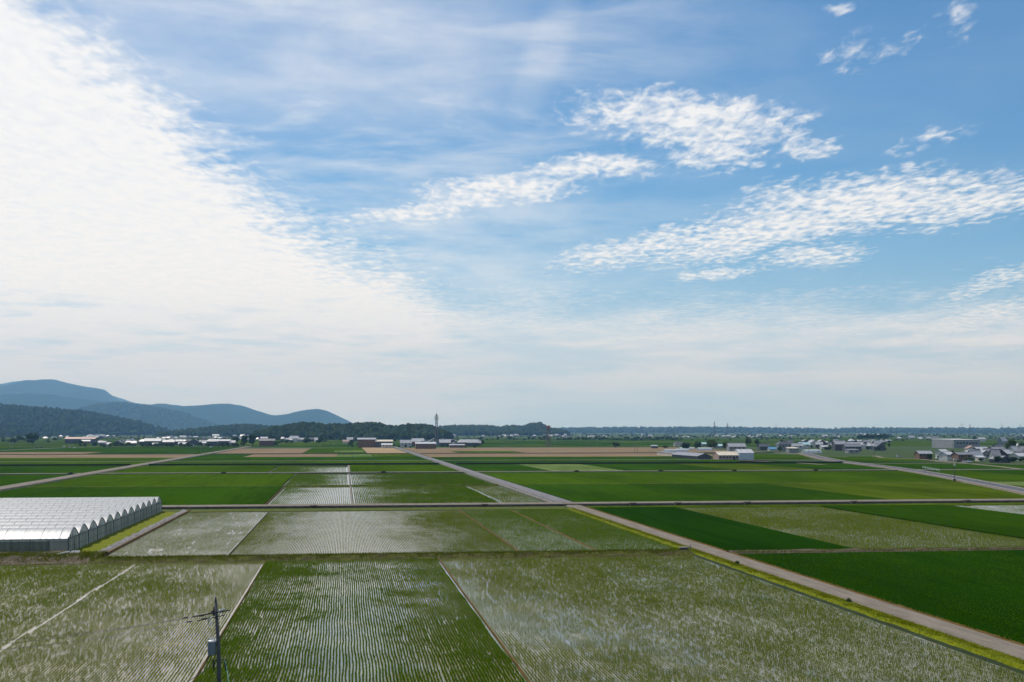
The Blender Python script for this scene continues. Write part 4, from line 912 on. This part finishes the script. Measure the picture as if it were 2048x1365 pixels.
def house(px, py, wpx, hpx, rpx, label, wall='white', roof='tile', style='x', depth=9.0, rot=0.0, name='house', cat='house', group=None, win=0, door=False, over=.6, z0=0.0):
    """wpx/hpx/rpx: front width, eave height, roof rise in photo pixels at the foot (px,py = middle of the front foot)"""
    p_ = P(px, py); m_ = p_.y/F; w_ = wpx*m_; h_ = max(2.3, hpx*m_); rs_ = max(.7, rpx*m_); d_ = depth
    r = empty(name, (p_.x, p_.y, z0), TH+rot); tag(r, label, cat, group)
    b = MB(); x0, x1 = -w_/2, w_/2; o_ = over; th = .16
    if style == 'x':                                 # ridge parallel to the front
        b.add([(x0,0,0),(x1,0,0),(x1,d_,0),(x0,d_,0),(x0,0,h_),(x1,0,h_),(x1,d_,h_),(x0,d_,h_),(x0,d_/2,h_+rs_-.1),(x1,d_/2,h_+rs_-.1)],
              [(0,1,5,4),(2,3,7,6),(1,2,6,9,5),(3,0,4,8,7)])
        k_ = o_*rs_/(d_/2); e = [(x0-o_,-o_,h_-k_),(x1+o_,-o_,h_-k_),(x1+o_,d_/2,h_+rs_),(x0-o_,d_/2,h_+rs_),(x0-o_,d_+o_,h_-k_),(x1+o_,d_+o_,h_-k_)]
    elif style == 'y':                               # gable to the front
        b.add([(x0,0,0),(x1,0,0),(x1,d_,0),(x0,d_,0),(x0,0,h_),(x1,0,h_),(x1,d_,h_),(x0,d_,h_),(0,0,h_+rs_-.1),(0,d_,h_+rs_-.1)],
              [(0,1,5,8,4),(2,3,7,9,6),(1,2,6,5),(3,0,4,7)])
        k_ = o_*rs_/(w_/2); e = [(x0-o_,-o_,h_-k_),(x0-o_,d_+o_,h_-k_),(0,d_+o_,h_+rs_),(0,-o_,h_+rs_),(x1+o_,-o_,h_-k_),(x1+o_,d_+o_,h_-k_)]
    else:
        b.box(x0,x1,0,d_,0,h_)
    b.build('wall', WM[wall], r)
    rb = MB()
    if style in 'xy':
        lo = [(q[0],q[1],q[2]-th) for q in e]
        rb.add(e+lo, [(0,1,2,3),(3,2,5,4),(9,8,7,6),(10,11,8,9),(0,6,7,1),(4,5,11,10),(0,3,9,6),(3,4,10,9),(1,7,8,2),(2,8,11,5)])
        if style == 'x': rb.box(x0-o_*.9,x1+o_*.9,d_/2-.18,d_/2+.18,h_+rs_-.05,h_+rs_+.22)
        else: rb.box(-.18,.18,-o_*.9,d_+o_*.9,h_+rs_-.05,h_+rs_+.22)
    elif style == 'h':                               # hipped
        ri = min(w_, d_)*.32; zz2 = h_+rs_
        e = [(x0-o_,-o_,h_-.15),(x1+o_,-o_,h_-.15),(x1+o_,d_+o_,h_-.15),(x0-o_,d_+o_,h_-.15),(x0+ri,d_/2,zz2),(x1-ri,d_/2,zz2)]
        rb.add(e+[(q[0],q[1],q[2]-th) for q in e[:4]], [(0,1,5,4),(2,3,4,5),(1,2,5),(3,0,4),(0,6,7,1),(1,7,8,2),(2,8,9,3),(3,9,6,0),(9,8,7,6)])
        rb.box(x0+ri,x1-ri,d_/2-.2,d_/2+.2,zz2-.05,zz2+.3)
    elif style == 'f':                               # shallow mono pitch
        e = [(x0-.3,-.3,h_+.02),(x1+.3,-.3,h_+.02),(x1+.3,d_+.3,h_+rs_),(x0-.3,d_+.3,h_+rs_)]
        rb.add(e+[(q[0],q[1],h_-.1) for q in e], [(0,1,2,3),(7,6,5,4),(0,4,5,1),(1,5,6,2),(2,6,7,3),(3,7,4,0)])
    rb.build('roof', RM[roof], r)
    for i in range(win):
        xc = x0+w_*(i+.5)/win; ww = min(1.8, w_/win*.6); zb = h_*.42 if h_ < 4.2 else h_*.62; hh = min(1.3, h_*.3)
        f_ = MB(); f_.box(xc-ww/2-.08,xc+ww/2+.08,-.06,.05,zb-.08,zb+hh+.08); fo = f_.build('window', M_wfr, r)
        g_ = MB(); g_.box(xc-ww/2,xc+ww/2,-.09,-.05,zb,zb+hh); g_.build('pane', M_glass, fo)
    if door:
        f_ = MB(); f_.box(x1-w_*.28,x1-w_*.28+1.8,-.07,.05,0.02,2.05); f_.build('door', M_dark, r)
    return r
# --- metal sheds by the stubble
house(1493,921,30,15,7,'tall white-walled shed with pale roof at the right of the farm sheds','blue','white','x',15,name='shed',cat='shed',over=.4)
house(1457.5,921,41,10.5,7,'cream-roofed shed with dark windows beside the white shed','pink','cream','x',15,name='shed',cat='shed',win=6,door=True,over=.4)
house(1409,920,27,8,5,'long dark grey barn with its gable end towards us','dark','grey','y',75,name='barn',cat='barn',over=.8)
house(1358,914,18,6.5,1.5,'low white-sided lean-to left of the long dark barn','cream','grey','f',60,name='barn',cat='barn')
def tunnel(px, py, wpx, hpx, depth, label, m, across=False):
    p_ = P(px, py); m_ = p_.y/F; w_ = wpx*m_; h_ = hpx*m_; r = empty('tunnel_greenhouse', (p_.x, p_.y, 0), TH); tag(r, label, 'greenhouse')
    n = 10; v = []
    if across: pr = [(depth/2-math.cos(math.pi*j/n)*depth/2, h_*math.sin(math.pi*j/n)**.7) for j in range(n+1)]; v = [(x,y,z) for x in (-w_/2,w_/2) for y, z in pr]
    else: pr = [(-math.cos(math.pi*j/n)*w_/2, h_*math.sin(math.pi*j/n)**.7) for j in range(n+1)]; v = [(x,y,z) for y in (0,depth) for x, z in pr]
    b = MB(); k_ = n+1; b.add(v, [(j,j+1,k_+j+1,k_+j) for j in range(n)]); b.build('cover', m, r, True)
    for q in (0, 1):
        b = MB(); vv = v[q*k_:(q+1)*k_]; b.add([(x*(.995),y,z*.99) for x,y,z in vv], [tuple(range(k_))]); b.build('end_panel', M_gable, r)
M_tun = film('tunnel_film', (.70,.76,.78), .05, .15, .3, .85)
tunnel(1343,904.5,26,5.5,9,'pale tunnel greenhouse at the left end of the farm sheds',M_tun,True)
tunnel(1366,904.0,26,6,9,'pale tunnel greenhouse behind the long dark barn',M_tun,True)
tunnel(1375,899.8,30,4.5,9,'rearmost pale tunnel greenhouse before the trees',M_tun,True)
tunnel(1411,902.5,28,7,10,'whitest tunnel greenhouse just behind the dark barn roof',M_tun,True)
tunnel(1627.5,907,34,7.5,11,'white tunnel greenhouse beside the road junction',M_tun,True)
house(1475,906,34,13,6,'grey two-storey house behind the white shed','grey','pale','x',10,win=4)
house(1448,897,40,5,3,'long shed with aqua roof behind the trees','grey','aqua','x',14,name='shed',cat='shed')
house(1420,892,34,4,2.5,'far long shed with pale aqua roof','grey','aqua','x',14,name='shed',cat='shed')
house(1362,893,24,5,4,'house with cream wall half hidden left of the spreading tree','cream','tile','h',10)
house(1310,897.5,12,5,2,'small dark shed beyond the stubble','dark','pale','f',6,name='shed',cat='shed')
house(1530,901,20,8,5,'dark tiled house right of the white shed','dark','tile','x',9,win=3)
house(1546,902,14,4,3,'low house with blue roof before the roadside village','white','blue','x',8)
# --- roadside village
RV = [(1570,902,26,13,6,'grey','tile','h','tall grey house at the left end of the roadside village',4),(1596,900,22,8,5,'white','pale','x','pale-roofed house left of the white tunnel',2),(1588,906,20,9,2,'grey','cream','f','boxy grey shed beside the road junction',3),(1610,897,22,8,4,'white','aqua','x','house with aqua roof behind the white tunnel',2),
 (1626,893,18,7,6,'dark','pale','y','dark gabled house, left of a pair in the roadside village',1),(1644,893,20,7,6,'dark','pale','y','dark gabled house, right of a pair in the roadside village',1),(1650,898,14,4,3,'white','white','x','low white house in the roadside village',0),(1681,902,22,14,6,'dark','pale','x','tall dark house at the centre of the roadside village',3),(1707,903,34,10,5,'dark','grey','x','long dark house in front of the roadside village',5),(1708,907,22,7,1.5,'grey','grey','f','flat grey garage in front of the long dark house',2),(1718,898,46,8,5,'white','white','x','long white-roofed house behind the dark long house',4),(1748,900,18,8,5,'grey','pale','h','hipped grey house right in the roadside village',2),(1762,902,18,9,6,'dark','tile','y','dark gabled barn at the right end of the roadside village',1)]
for (a,c_,w_,h_,r_,wl,rf,st,lb,wn) in RV: house(a,c_,w_,h_,r_,lb,wl,rf,st,9,win=wn)
for i in range(9): house(1672+i*13+random.uniform(-3,3), random.uniform(885.5,888.5), random.uniform(9,15), 3.5, 2.5, 'small pale-roofed house in the row behind the roadside village', random.choice(['white','grey']), random.choice(['white','pale','tile']), random.choice('xxh'), 9, group='row of houses behind the roadside village')
# --- right-hand farm and factory
house(1852,920,27,13,5,'brown two-storey farmhouse with lit gable standing alone','brown','pale','x',9,win=4,door=True)
house(1902,922,18,13,5,'white two-storey house with pale roof at the right-hand farm','white','white','x',9,rot=.25,win=3)
house(1890,913,16,10,4,'pale-roofed annex behind the white house','white','white','x',8,rot=.25)
house(1931,924,30,15,4,'dark brown barn with pale ridge at the right-hand farm','brown','grey','x',10,name='barn',cat='barn',win=2)
house(1950,918,18,11,7,'white gabled house behind the brown barn','white','pale','y',10,win=2)
house(1972,917,20,10,6,'pale gabled house in the middle of the right-hand farm','grey','pale','y',10,win=2)
house(1998,910,24,12,4,'long dark house behind the right-hand farm','dark','grey','x',9)
house(2020,918,20,11,8,'house with bright sloping roof beside the tallest tree','dark','white','x',9,rot=.5,win=2)
house(2010,926,28,8,6,'dark low farmhouse in front at the right edge','dark','grey','y',10,rot=.2,win=2)
house(2046,922,22,10,6,'pale-roofed house cut by the right edge','white','white','x',9,rot=.3,win=2)
house(1965,923,14,8,3,'small cream store between the farm buildings','cream','white','f',6,win=1)
fac = house(1934,897,56,17,1.5,'long grey factory hall with flat roof at the right','grey','white','f',58,name='factory',cat='factory',win=0)
for i in range(7):
    m_ = P(1934,897).y/F; b = MB(); x = -22*m_+i*6.6*m_; b.box(x,x+4.4*m_,-.12,-.02,8.6*m_,11.5*m_); b.build('window', M_glass, fac)
p_ = P(1934,897); m_ = p_.y/F
b = MB(); b.box(-28*m_-.12,-28*m_-.02,0,58,0,17*m_-.3); b.build('side_cladding', WM['grey'], fac)
house(1965,884,16,6,2.5,'white-roofed shed right of the factory','white','white','x',10,rot=.2,name='shed',cat='shed')
house(2010,890,18,8,8,'house with bright steep roof behind the tallest tree','grey','white','x',9,rot=.5)
# --- central village
CV = [(733.5,896,36,17,3,'grey','pink','x','tall brown village hall with pale ridge roof',0,14,'brown','pale'),(768,896,34,13,3,'','','x','long dark hall right of the tall village hall',0,14,'dark','cream'),(774,897,21,7,3,'','','x','pale-roofed low hall beside the village end of the lane',3,12,'cream','white'),
 (851.5,898.5,40,11,3,'','','x','long brown house with pale roof right of the lane end',6,12,'brown','white'),(812,895,22,9,6,'','','x','white-walled house left behind the long brown house',3,10,'white','pale'),(836,892,24,9,6,'','','x','red-walled house behind the long brown house',2,10,'red','white'),(868,892,24,8,7,'','','y','gabled house with bright roof below the lattice tower',1,10,'grey','white'),(890,893,22,8,6,'','','x','house with bright roof right of the lattice tower',2,10,'dark','white'),(905,892,20,7,6,'','','y','dark gabled house in the right of the central village',1,10,'dark','pale'),(928,893,24,8,6,'','','h','hipped house near the right end of the central village',2,10,'brown','white'),(946,893,22,8,6,'','','x','last house at the right end of the central village',2,10,'dark','white'),(914,895.5,30,5,2,'','','x','low brown store in front of the central village',0,8,'brown','pale'),(692,888,12,5,3,'','','x','small house with red roof left of the village hall',0,8,'white','red'),(700,884,12,5,4,'','','x','small pale-roofed house left of the village hall',0,8,'grey','white'),(712,884,12,6,6,'','','y','steep-roofed store against the village hall',0,9,'dark','white')]
for (a,c_,w_,h_,r_,_,_,st,lb,wn,dp,wl,rf) in CV: house(a,c_,w_,h_,r_,lb,wl,rf,st,dp,win=wn)
for i in range(13): house(random.uniform(757,905), random.uniform(873.5,877), random.uniform(9,18), 3, 2.8, 'small bright-roofed house under the wood behind the central village', random.choice(['white','grey']), random.choice(['white','white','pale']), random.choice('xxh'), 9, group='houses under the central wood')
# --- farm clusters left of centre
for (a,c_,w_,h_,r_,wl,rf,st,lb) in ((534,892.5,30,11,4,'red','tile','x','reddish house with tall posts left of the wooded hill'),(528,882,14,5,3,'white','white','x','white-roofed house behind the reddish house, left'),(540,879,16,5,3,'white','white','x','white-roofed house behind the reddish house, right'),(588,884,22,7,5,'white','white','h','main house of the white farm cluster'),(578,885,12,5,3,'white','white','x','white store left in the white farm cluster'),(602,884,14,5,3,'grey','pale','x','pale annex right in the white farm cluster'),(628,884,20,5,4,'dark','tile','x','dark tiled house among trees under the wooded hill'),(662,873,11,3.5,2.5,'white','white','h','white house at the foot of the wooded hill, left one'),(676,875,9,3.5,2,'white','white','x','white house at the foot of the wooded hill, right one'),(603,874,10,4,2.5,'cream','white','x','cream house at the foot of the wooded hill')):
    house(a,c_,w_,h_,r_,lb,wl,rf,st,9,win=2 if w_ > 18 else 0)
# --- left village
LV = [(160,888,58,10,3.5,'dark','red','x','long dark barn with pale red ridge roof far left',0,16),(171,888.5,17,6,2.5,'brown','white','x','bright lean-to in front of the long dark barn',0,8),(204,892,14,7,2.5,'grey','pale','x','small house with bright roof right of the long dark barn',1,9),(216,892,10,4,3,'white','white','x','tiny white store near the long dark barn',0,7),(236,892,18,6,4,'dark','tile','y','dark gabled house at the left of the left village',1,10),(262,892,20,6,4,'dark','pale','x','grey-roofed low house in the left village',2,9),(283,890,8,4,3,'white','white','x','small white store in the left village',0,7),(305,893,32,11,5,'dark','white','x','largest bright-roofed house of the left village',4,12),(312,893.5,14,5,2.5,'brown','pale','x','lean-to before the largest house of the left village',0,7),(337,892,22,8,4,'dark','pale','x','long dark house right of the largest left village house',3,10),(358,891,20,8,4,'dark','pale','h','hipped dark house in the left village',2,10),(365,893,16,5,3,'brown','white','x','low bright-roofed house in the left village',1,9),(388,891,18,8,5,'dark','tile','y','dark gabled barn in the middle of the left village',1,10),(386,889,14,6,3,'white','white','x','bright narrow house in the left village',0,9),(383,894,6,2.5,1.5,'white','white','y','tiny white hut before the left village',0,5),(424,893,22,10,5,'dark','pale','h','tall house with bright hipped roof near the farm road',3,10),(410,891,12,5,3,'white','white','x','white house beside the tall hipped house',1,9),(448,892,24,10,3,'dark','white','x','long dark house with bright roof at the farm road end',3,10),(464,892,12,7,4,'grey','pale','x','last pale-roofed house of the left village',1,9)]
for (a,c_,w_,h_,r_,wl,rf,st,lb,wn,dp) in LV: house(a,c_,w_,h_,r_,lb,wl,rf,st,dp,win=wn)
WORD = dict(tile='tile', pale='pale', white='white', grey='grey', red='red')
def infill(n, x0, x1, y0, y1, label, group):
    for i in range(n):
        py = random.uniform(y0, y1); k_ = (py-HOR)/30
        wl = random.choice(['dark','dark','grey','brown','white','cream']); rf = random.choice(['tile','tile','pale','white','grey','red' if i % 6 == 0 else 'tile'])
        house(random.uniform(x0,x1), py, random.uniform(7,16)*k_, random.uniform(4,8)*k_, random.uniform(3,6)*k_, label.replace('small', 'small '+WORD[rf]+'-roofed '+wl+'-walled', 1), wl, rf, random.choice('xxyh'), random.uniform(7,11), rot=random.uniform(-.35,.35), group=group, win=random.choice([0,1,2]))
infill(26, 195, 475, 886, 891, 'small house in the second rows of the left village', 'inner houses of the left village')
infill(24, 795, 955, 887, 893, 'small house in the inner rows of the central village', 'inner houses of the central village')
infill(22, 1560, 1775, 889, 898, 'small house in the inner rows of the roadside village', 'inner houses of the roadside village')
infill(14, 1945, 2060, 905, 921, 'small store or house inside the right-hand farm', 'inner buildings of the right-hand farm')
infill(8, 560, 650, 879, 885, 'small house around the white farm cluster', 'houses around the white farm cluster')
# --- scattered far settlements, a few pixels each
def settle(n, x0, x1, y0, y1, label, group, wr=(5,11)):
    cl = [(random.uniform(x0,x1), random.uniform(y0,y1)) for _ in range(max(3, n//5))]
    for i in range(n):
        a_, e_ = random.choice(cl); py = min(y1, max(y0, random.gauss(e_, .8))); k_ = (py-HOR)/15*random.choice([.55,.7,.85,1.0,1.3])
        wl = random.choice(['white','grey','grey','dark','cream']); rf = random.choice(['white','white','pale','pale','tile','grey'])
        house(min(x1, max(x0, random.gauss(a_, 14))), py, random.uniform(*wr)*k_, random.uniform(1.8,3.0)*k_, random.uniform(1.6,2.8)*k_, label.replace('tiny bright-roofed', 'tiny').replace('tiny pale', 'tiny').replace('small pale-roofed', 'small').replace('house', WORD[rf]+'-roofed '+wl+'-walled house', 1), wl, rf, random.choice('xxxhy'), random.uniform(7,12), rot=random.uniform(-.5,.5), group=group)
settle(26, 0, 240, 872, 878.5, 'tiny bright-roofed house below the left wooded hill', 'settlement below the left hill')
settle(34, 300, 500, 872, 879, 'tiny bright-roofed house in the far valley town', 'far valley town')
house(431,876,13,4.5,2.5,'large gleaming white hall in the far valley town','white','white','x',30,name='hall',cat='hall')
house(62,872,60,5,2,'long pale factory roof below the left wooded hill','grey','white','f',40,name='factory',cat='factory')
settle(10, 480, 560, 874, 882, 'tiny bright-roofed house left of the wooded hill', 'houses left of the wooded hill')
settle(34, 880, 1130, 871, 877, 'tiny bright-roofed house under the square knoll', 'settlement under the square knoll')
settle(36, 1130, 1560, 870, 876, 'tiny pale house under the long low ridge, left half', 'settlement under the low ridge, left half', (4,9))
settle(34, 1560, 2048, 870, 876, 'tiny pale house under the long low ridge, right half', 'settlement under the low ridge, right half', (4,9))
settle(8, 1790, 1870, 876, 881, 'small pale-roofed house on the plain left of the factory', 'houses left of the factory')

# ------------------------------------------------------------------ towers, poles, turbines
def lattice(px, py, top, label, wb=7.0, wt_=1.6, head=True, name='lattice_tower', m=None, panels=0, seg=9):
    p_ = P(px, py); hh = (py-top)*p_.y/F; m = m or plain('tower_steel', (.12,.12,.13), .5)
    r = empty(name, (p_.x, p_.y, 0), .4); tag(r, label, 'tower')
    def cr(k_, u): w_ = (wb*(1-u)+wt_*u)/2; return Vector(((-1,1,1,-1)[k_]*w_, (-1,-1,1,1)[k_]*w_, hh*u))
    lw = .0032*hh+.16
    for k_ in range(4):
        b = MB(); b.bar(cr(k_,0), cr(k_,.93), lw*1.5, lw); b.build('leg', m, r)
    b = MB()
    for i in range(seg):
        u0, u1 = i/seg*.93, (i+1)/seg*.93
        for k_ in range(4): b.bar(cr(k_,u0), cr((k_+1)%4,u1), lw*.6); b.bar(cr((k_+1)%4,u0), cr(k_,u1), lw*.6); b.bar(cr(k_,u1), cr((k_+1)%4,u1), lw*.6)
    tag(b.build('bracing', m, r), kind='stuff')
    if head:
        b = MB(); w_ = wt_*2.0; b.box(-w_,w_,-w_,w_,hh*.80,hh*.805); b.build('platform', m, r)
        for k_ in range(8):
            a = k_*math.pi/4; b = MB(); b.tube([(math.cos(a)*w_*.95, math.sin(a)*w_*.95, hh*.78),(math.cos(a)*w_*.95, math.sin(a)*w_*.95, hh*.88)], .35, 6); b.build('antenna', plain('antenna_grey', (.30,.31,.33), .5), r)
    b = MB(); b.bar((0,0,hh*.9),(0,0,hh),.35,.15); b.build('mast', m, r)
    return r
lattice(873,893,824,'slender lattice radio tower rising behind the central village',4.6,1.3)
t2 = lattice(1096.5,894,850,'tower with a reddish drum top beyond the stubble',6,3.0,False,m=plain('tower_rust', (.13,.085,.07), .6))
p_ = P(1096.5,894); hh = 44*p_.y/F
b = MB(); b.tube([(0,0,hh*.80),(0,0,hh*.84),(0,0,hh*.95),(0,0,hh*.97)], [2.0,3.0,3.0,2.2], 14); b.build('drum', plain('tower_drum', (.30,.16,.12), .6), t2)
lattice(10,884,834,'dark lattice tower at the left edge before the hill',8,2.5,False)
for (a,c_,tp,lb) in ((718,877,842,'short mast on the wooded hill crest'),(777,880,848,'thin mast above the wooded hill'),(1429,873,842,'thin pylon on the low ridge, left of a pair'),(1455,873,845,'thin pylon on the low ridge, right of a pair'),(1670,872,853,'faint pylon above the low ridge, centre'),(1781,872,852,'faint pylon left of the wind turbines'),(1940,872,848,'thin pylon between the two wind turbines'),(2041,872,848,'thin pylon at the right edge beside the turbine')):
    lattice(a,c_,tp,lb,9,2.0,False,'pylon',seg=6)
def turbine(px, top, R_, d, label, ang):
    x = (px-1024)/F*d; hub = H+(HOR-top)/F*d
    r = empty('wind_turbine', (x, d, 0), 0); tag(r, label, 'wind turbine'); m = plain('turbine_white', (.42,.44,.47), .5)
    b = MB(); b.tube([(0,0,0),(0,0,hub-.5)], [2.6,1.5], 12); b.build('tower', m, r, True)
    b = MB(); b.box(-1.8,1.8,-3,6,hub-1.6,hub+1.8); b.build('nacelle', m, r)
    b = MB(); b.tube([(0,-5,hub),(0,-3.9,hub),(0,-3,hub)], [.4,1.5,1.8], 10); b.build('rotor_hub', m, r)
    for k_ in range(3):
        a = ang+k_*2*math.pi/3; dx, dz = math.cos(a), math.sin(a)
        b = MB(); b.tube([(0,-4,hub),(dx*R_*.2,-4,hub+dz*R_*.2),(dx*R_,-4,hub+dz*R_)], [1.2,1.5,.35], 8); b.build('blade', m, r)
turbine(1923, 849, 42, 11600, 'wind turbine on the low ridge, left one', 1.9)
turbine(2003, 850.5, 42, 11300, 'wind turbine on the low ridge with one blade upright', math.pi/2)
turbine(1552, 851, 33, 11900, 'tiny wind turbine on the low ridge, farthest left', .6)
M_cpole = plain('far_pole', (.16,.155,.15), .7)
def pole(px, py, hpx, label, group=None, arm=True):
    p_ = P(px, py); h_ = hpx*p_.y/F; r = empty('power_pole', (p_.x, p_.y, 0), random.uniform(-.3,.3)); tag(r, label, 'pole', group)
    b = MB(); b.tube([(0,0,0),(0,0,h_)], [.22,.14], 7); b.build('shaft', M_cpole, r)
    if arm:
        b = MB(); b.bar((-1.0,0,h_*.92),(1.0,0,h_*.92),.14); b.build('crossarm', M_cpole, r)
        b = MB(); b.bar((-.8,0,h_*.82),(.8,0,h_*.82),.12); b.build('crossarm', M_cpole, r)
for (a,c_,h_,lb) in ((402,913,22,'pole on the left farm road, nearest'),(411,911,21,'pole on the left farm road, second'),(427,907,17,'pole on the left farm road, third'),(441,904,16,'pole on the left farm road, fourth'),(464,900,15,'pole near the village end of the left farm road'),(1270,906,22,'pole in the stubble, left of a pair'),(1275,905,22,'pole in the stubble, right of a pair'),(1749,919,20,'tall pole beside the winding lane'),(1618,908,17,'pole before the white tunnel, left'),(1638,907,17,'pole before the white tunnel, right'),(20,899,16,'pole by the far left road, left one'),(24,898,16,'pole by the far left road, right one'),(75,897,14,'pole by the far left cars'),(1041,895,9,'short pole beyond the stubble, left'),(1110,895,9,'short pole right of the drum tower'),(1175,895,9,'short pole beyond the stubble, centre'),(1195,895,9,'short pole beyond the stubble, right'),(1866,898,12,'pole left of the factory'),(1905,900,12,'pole before the factory wall')):
    pole(a,c_,h_,'thin utility '+lb,'poles across the plain')
# road mirror / lamp post beside the paved road
p_ = P(1909,964); r = empty('road_sign', (p_.x,p_.y,0), .1); tag(r,'small roadside signal post with pale head beside the paved road','sign')
b = MB(); b.tube([(0,0,0),(0,0,7)],[.14,.09],8); b.build('post', M_dark, r)
b = MB(); b.tube([(0,-.14,7.3),(0,-.05,7.3),(0,.12,7.3)],[.55,.6,.5],12); b.build('mirror', WM['white'], r)
b = MB(); b.box(-.5,.5,-.4,.4,0,1.2); b.build('control_box', M_concd, r)
# guard rail on the small bridge
a_, c2 = P(1826,940.6), P(1858,946.6); dv = (c2-a_); r = empty('guard_rail', (a_.x,a_.y,.9), math.atan2(dv.y,dv.x)); tag(r,'pale green guard rail along the paved road over the canal','guard rail'); LL = dv.length
M_rail = plain('rail_green', (.34,.44,.42), .5)
for k_ in range(7): b = MB(); b.bar((LL*k_/6,5.2,0),(LL*k_/6,5.2,1.2),.18); b.build('post', M_rail, r)
for z_ in (.55,1.1): b = MB(); b.bar((0,5.2,z_),(LL,5.2,z_),.16); b.build('rail', M_rail, r)
# ------------------------------------------------------------------ vehicles
def car(px, py, rot, col, label, van=False):
    p_ = P(px, py); r = empty('parked_car', (p_.x, p_.y, .5), rot); tag(r, label, 'car', None)
    m = plain('car_paint_'+col, dict(white=(.72,.72,.72), silver=(.45,.46,.48), dark=(.05,.055,.065), red=(.35,.05,.04))[col], .25, .6, .03)
    L_, Wd = 3.6, 1.6; hb_ = .95
    pr = [(-L_/2,.3),(-L_/2,.8),(-L_/2+.15,hb_),(L_/2-.25,.88),(L_/2,.7),(L_/2,.3)]
    b = MB(); n = len(pr); b.add([(x,y,z) for y in (-Wd/2,Wd/2) for x, z in pr], [tuple(range(n))[::-1],tuple(range(n,2*n))]+[(i,(i+1)%n,n+(i+1)%n,n+i) for i in range(n)]); b.build('body', m, r)
    top = 1.75 if van else 1.5
    pr = [(-L_/2+.18,hb_-.05),(-L_/2+.35,top-.05),(-L_/2+.6,top),(L_/2-1.35,top),(L_/2-.7,.88)]
    b = MB(); n = len(pr); b.add([(x,y*(.9 if z > 1.2 else 1),z) for y in (-Wd/2+.06,Wd/2-.06) for x, z in pr], [tuple(range(n))[::-1],tuple(range(n,2*n))]+[(i,(i+1)%n,n+(i+1)%n,n+i) for i in range(n)]); cb = b.build('cabin', m, r)
    for s_ in (-1,1):
        b = MB(); y = s_*(Wd/2-.03); b.add([(-L_/2+.55,y,1.02),(L_/2-.95,y,1.02),(L_/2-1.4,y*.93,top-.1),(-L_/2+.65,y*.93,top-.1)],[(0,1,2,3)]); b.build('window', M_glass, cb)
    for x in (-1.1,1.1):
        for s_ in (-1,1): b = MB(); b.tube([(x,s_*(Wd/2-.1),.3),(x,s_*(Wd/2+.03),.3)], .3, 12); b.build('wheel', M_dark, r)
car(1876,919.5,.2,'white','small white car before the brown farmhouse',True)
car(1930,927.5,-.3,'white','white car on the lane before the brown barn, left one')
car(1940,927.0,-.3,'white','white car on the lane before the brown barn, right one',True)
car(1798,915.8,0,'silver','silver car on the lane right of the tall pole')
car(128,895.3,.1,'white','white van on the far left road',True); car(139,895.6,.1,'silver','silver car behind the white van on the far left road')
car(75,897.8,.1,'dark','dark car on the far left road, left of two'); car(84,897.4,.1,'dark','dark car on the far left road, right of two'); car(148,897.6,.1,'white','white car waiting at the far left road',False)
car(422,896.5,1.2,'white','small white vehicle parked before the left village',True)
car(1912,924,-.2,'white','white car beside the white two-storey house',True)
strip('far_road', [P(-200,905),P(0,902.5),P(60,899.5),P(130,896.5),P(200,894.5),P(300,893)], 6, .5, M_asphl, 'grey road with cars at the far left', 'road')

# ------------------------------------------------------------------ air
hz = MB(); hz.box(-27500, 27500, -700, 27500, -1.0, 1250)
ho = hz.build('haze', None)
hm = bpy.data.materials.new('haze'); hm.use_nodes = True; ht = NT(hm.node_tree); ht.n.clear()
hv = ht.n.new('ShaderNodeVolumePrincipled'); hv.inputs['Color'].default_value = (.28,.56,1.0,1); hv.inputs['Density'].default_value = 4.6e-5; hv.inputs['Anisotropy'].default_value = .25
hv.inputs['Absorption Color'].default_value = (1,1,1,1)
hout = ht.n.new('ShaderNodeOutputMaterial'); ht.l.new(hv.outputs[0], hout.inputs['Volume'])
ho.data.materials.append(hm); tag(ho, 'pale blue summer haze lying over the plain', 'haze', None, 'stuff')
try: hm.cycles.homogeneous_volume = True
except Exception: pass
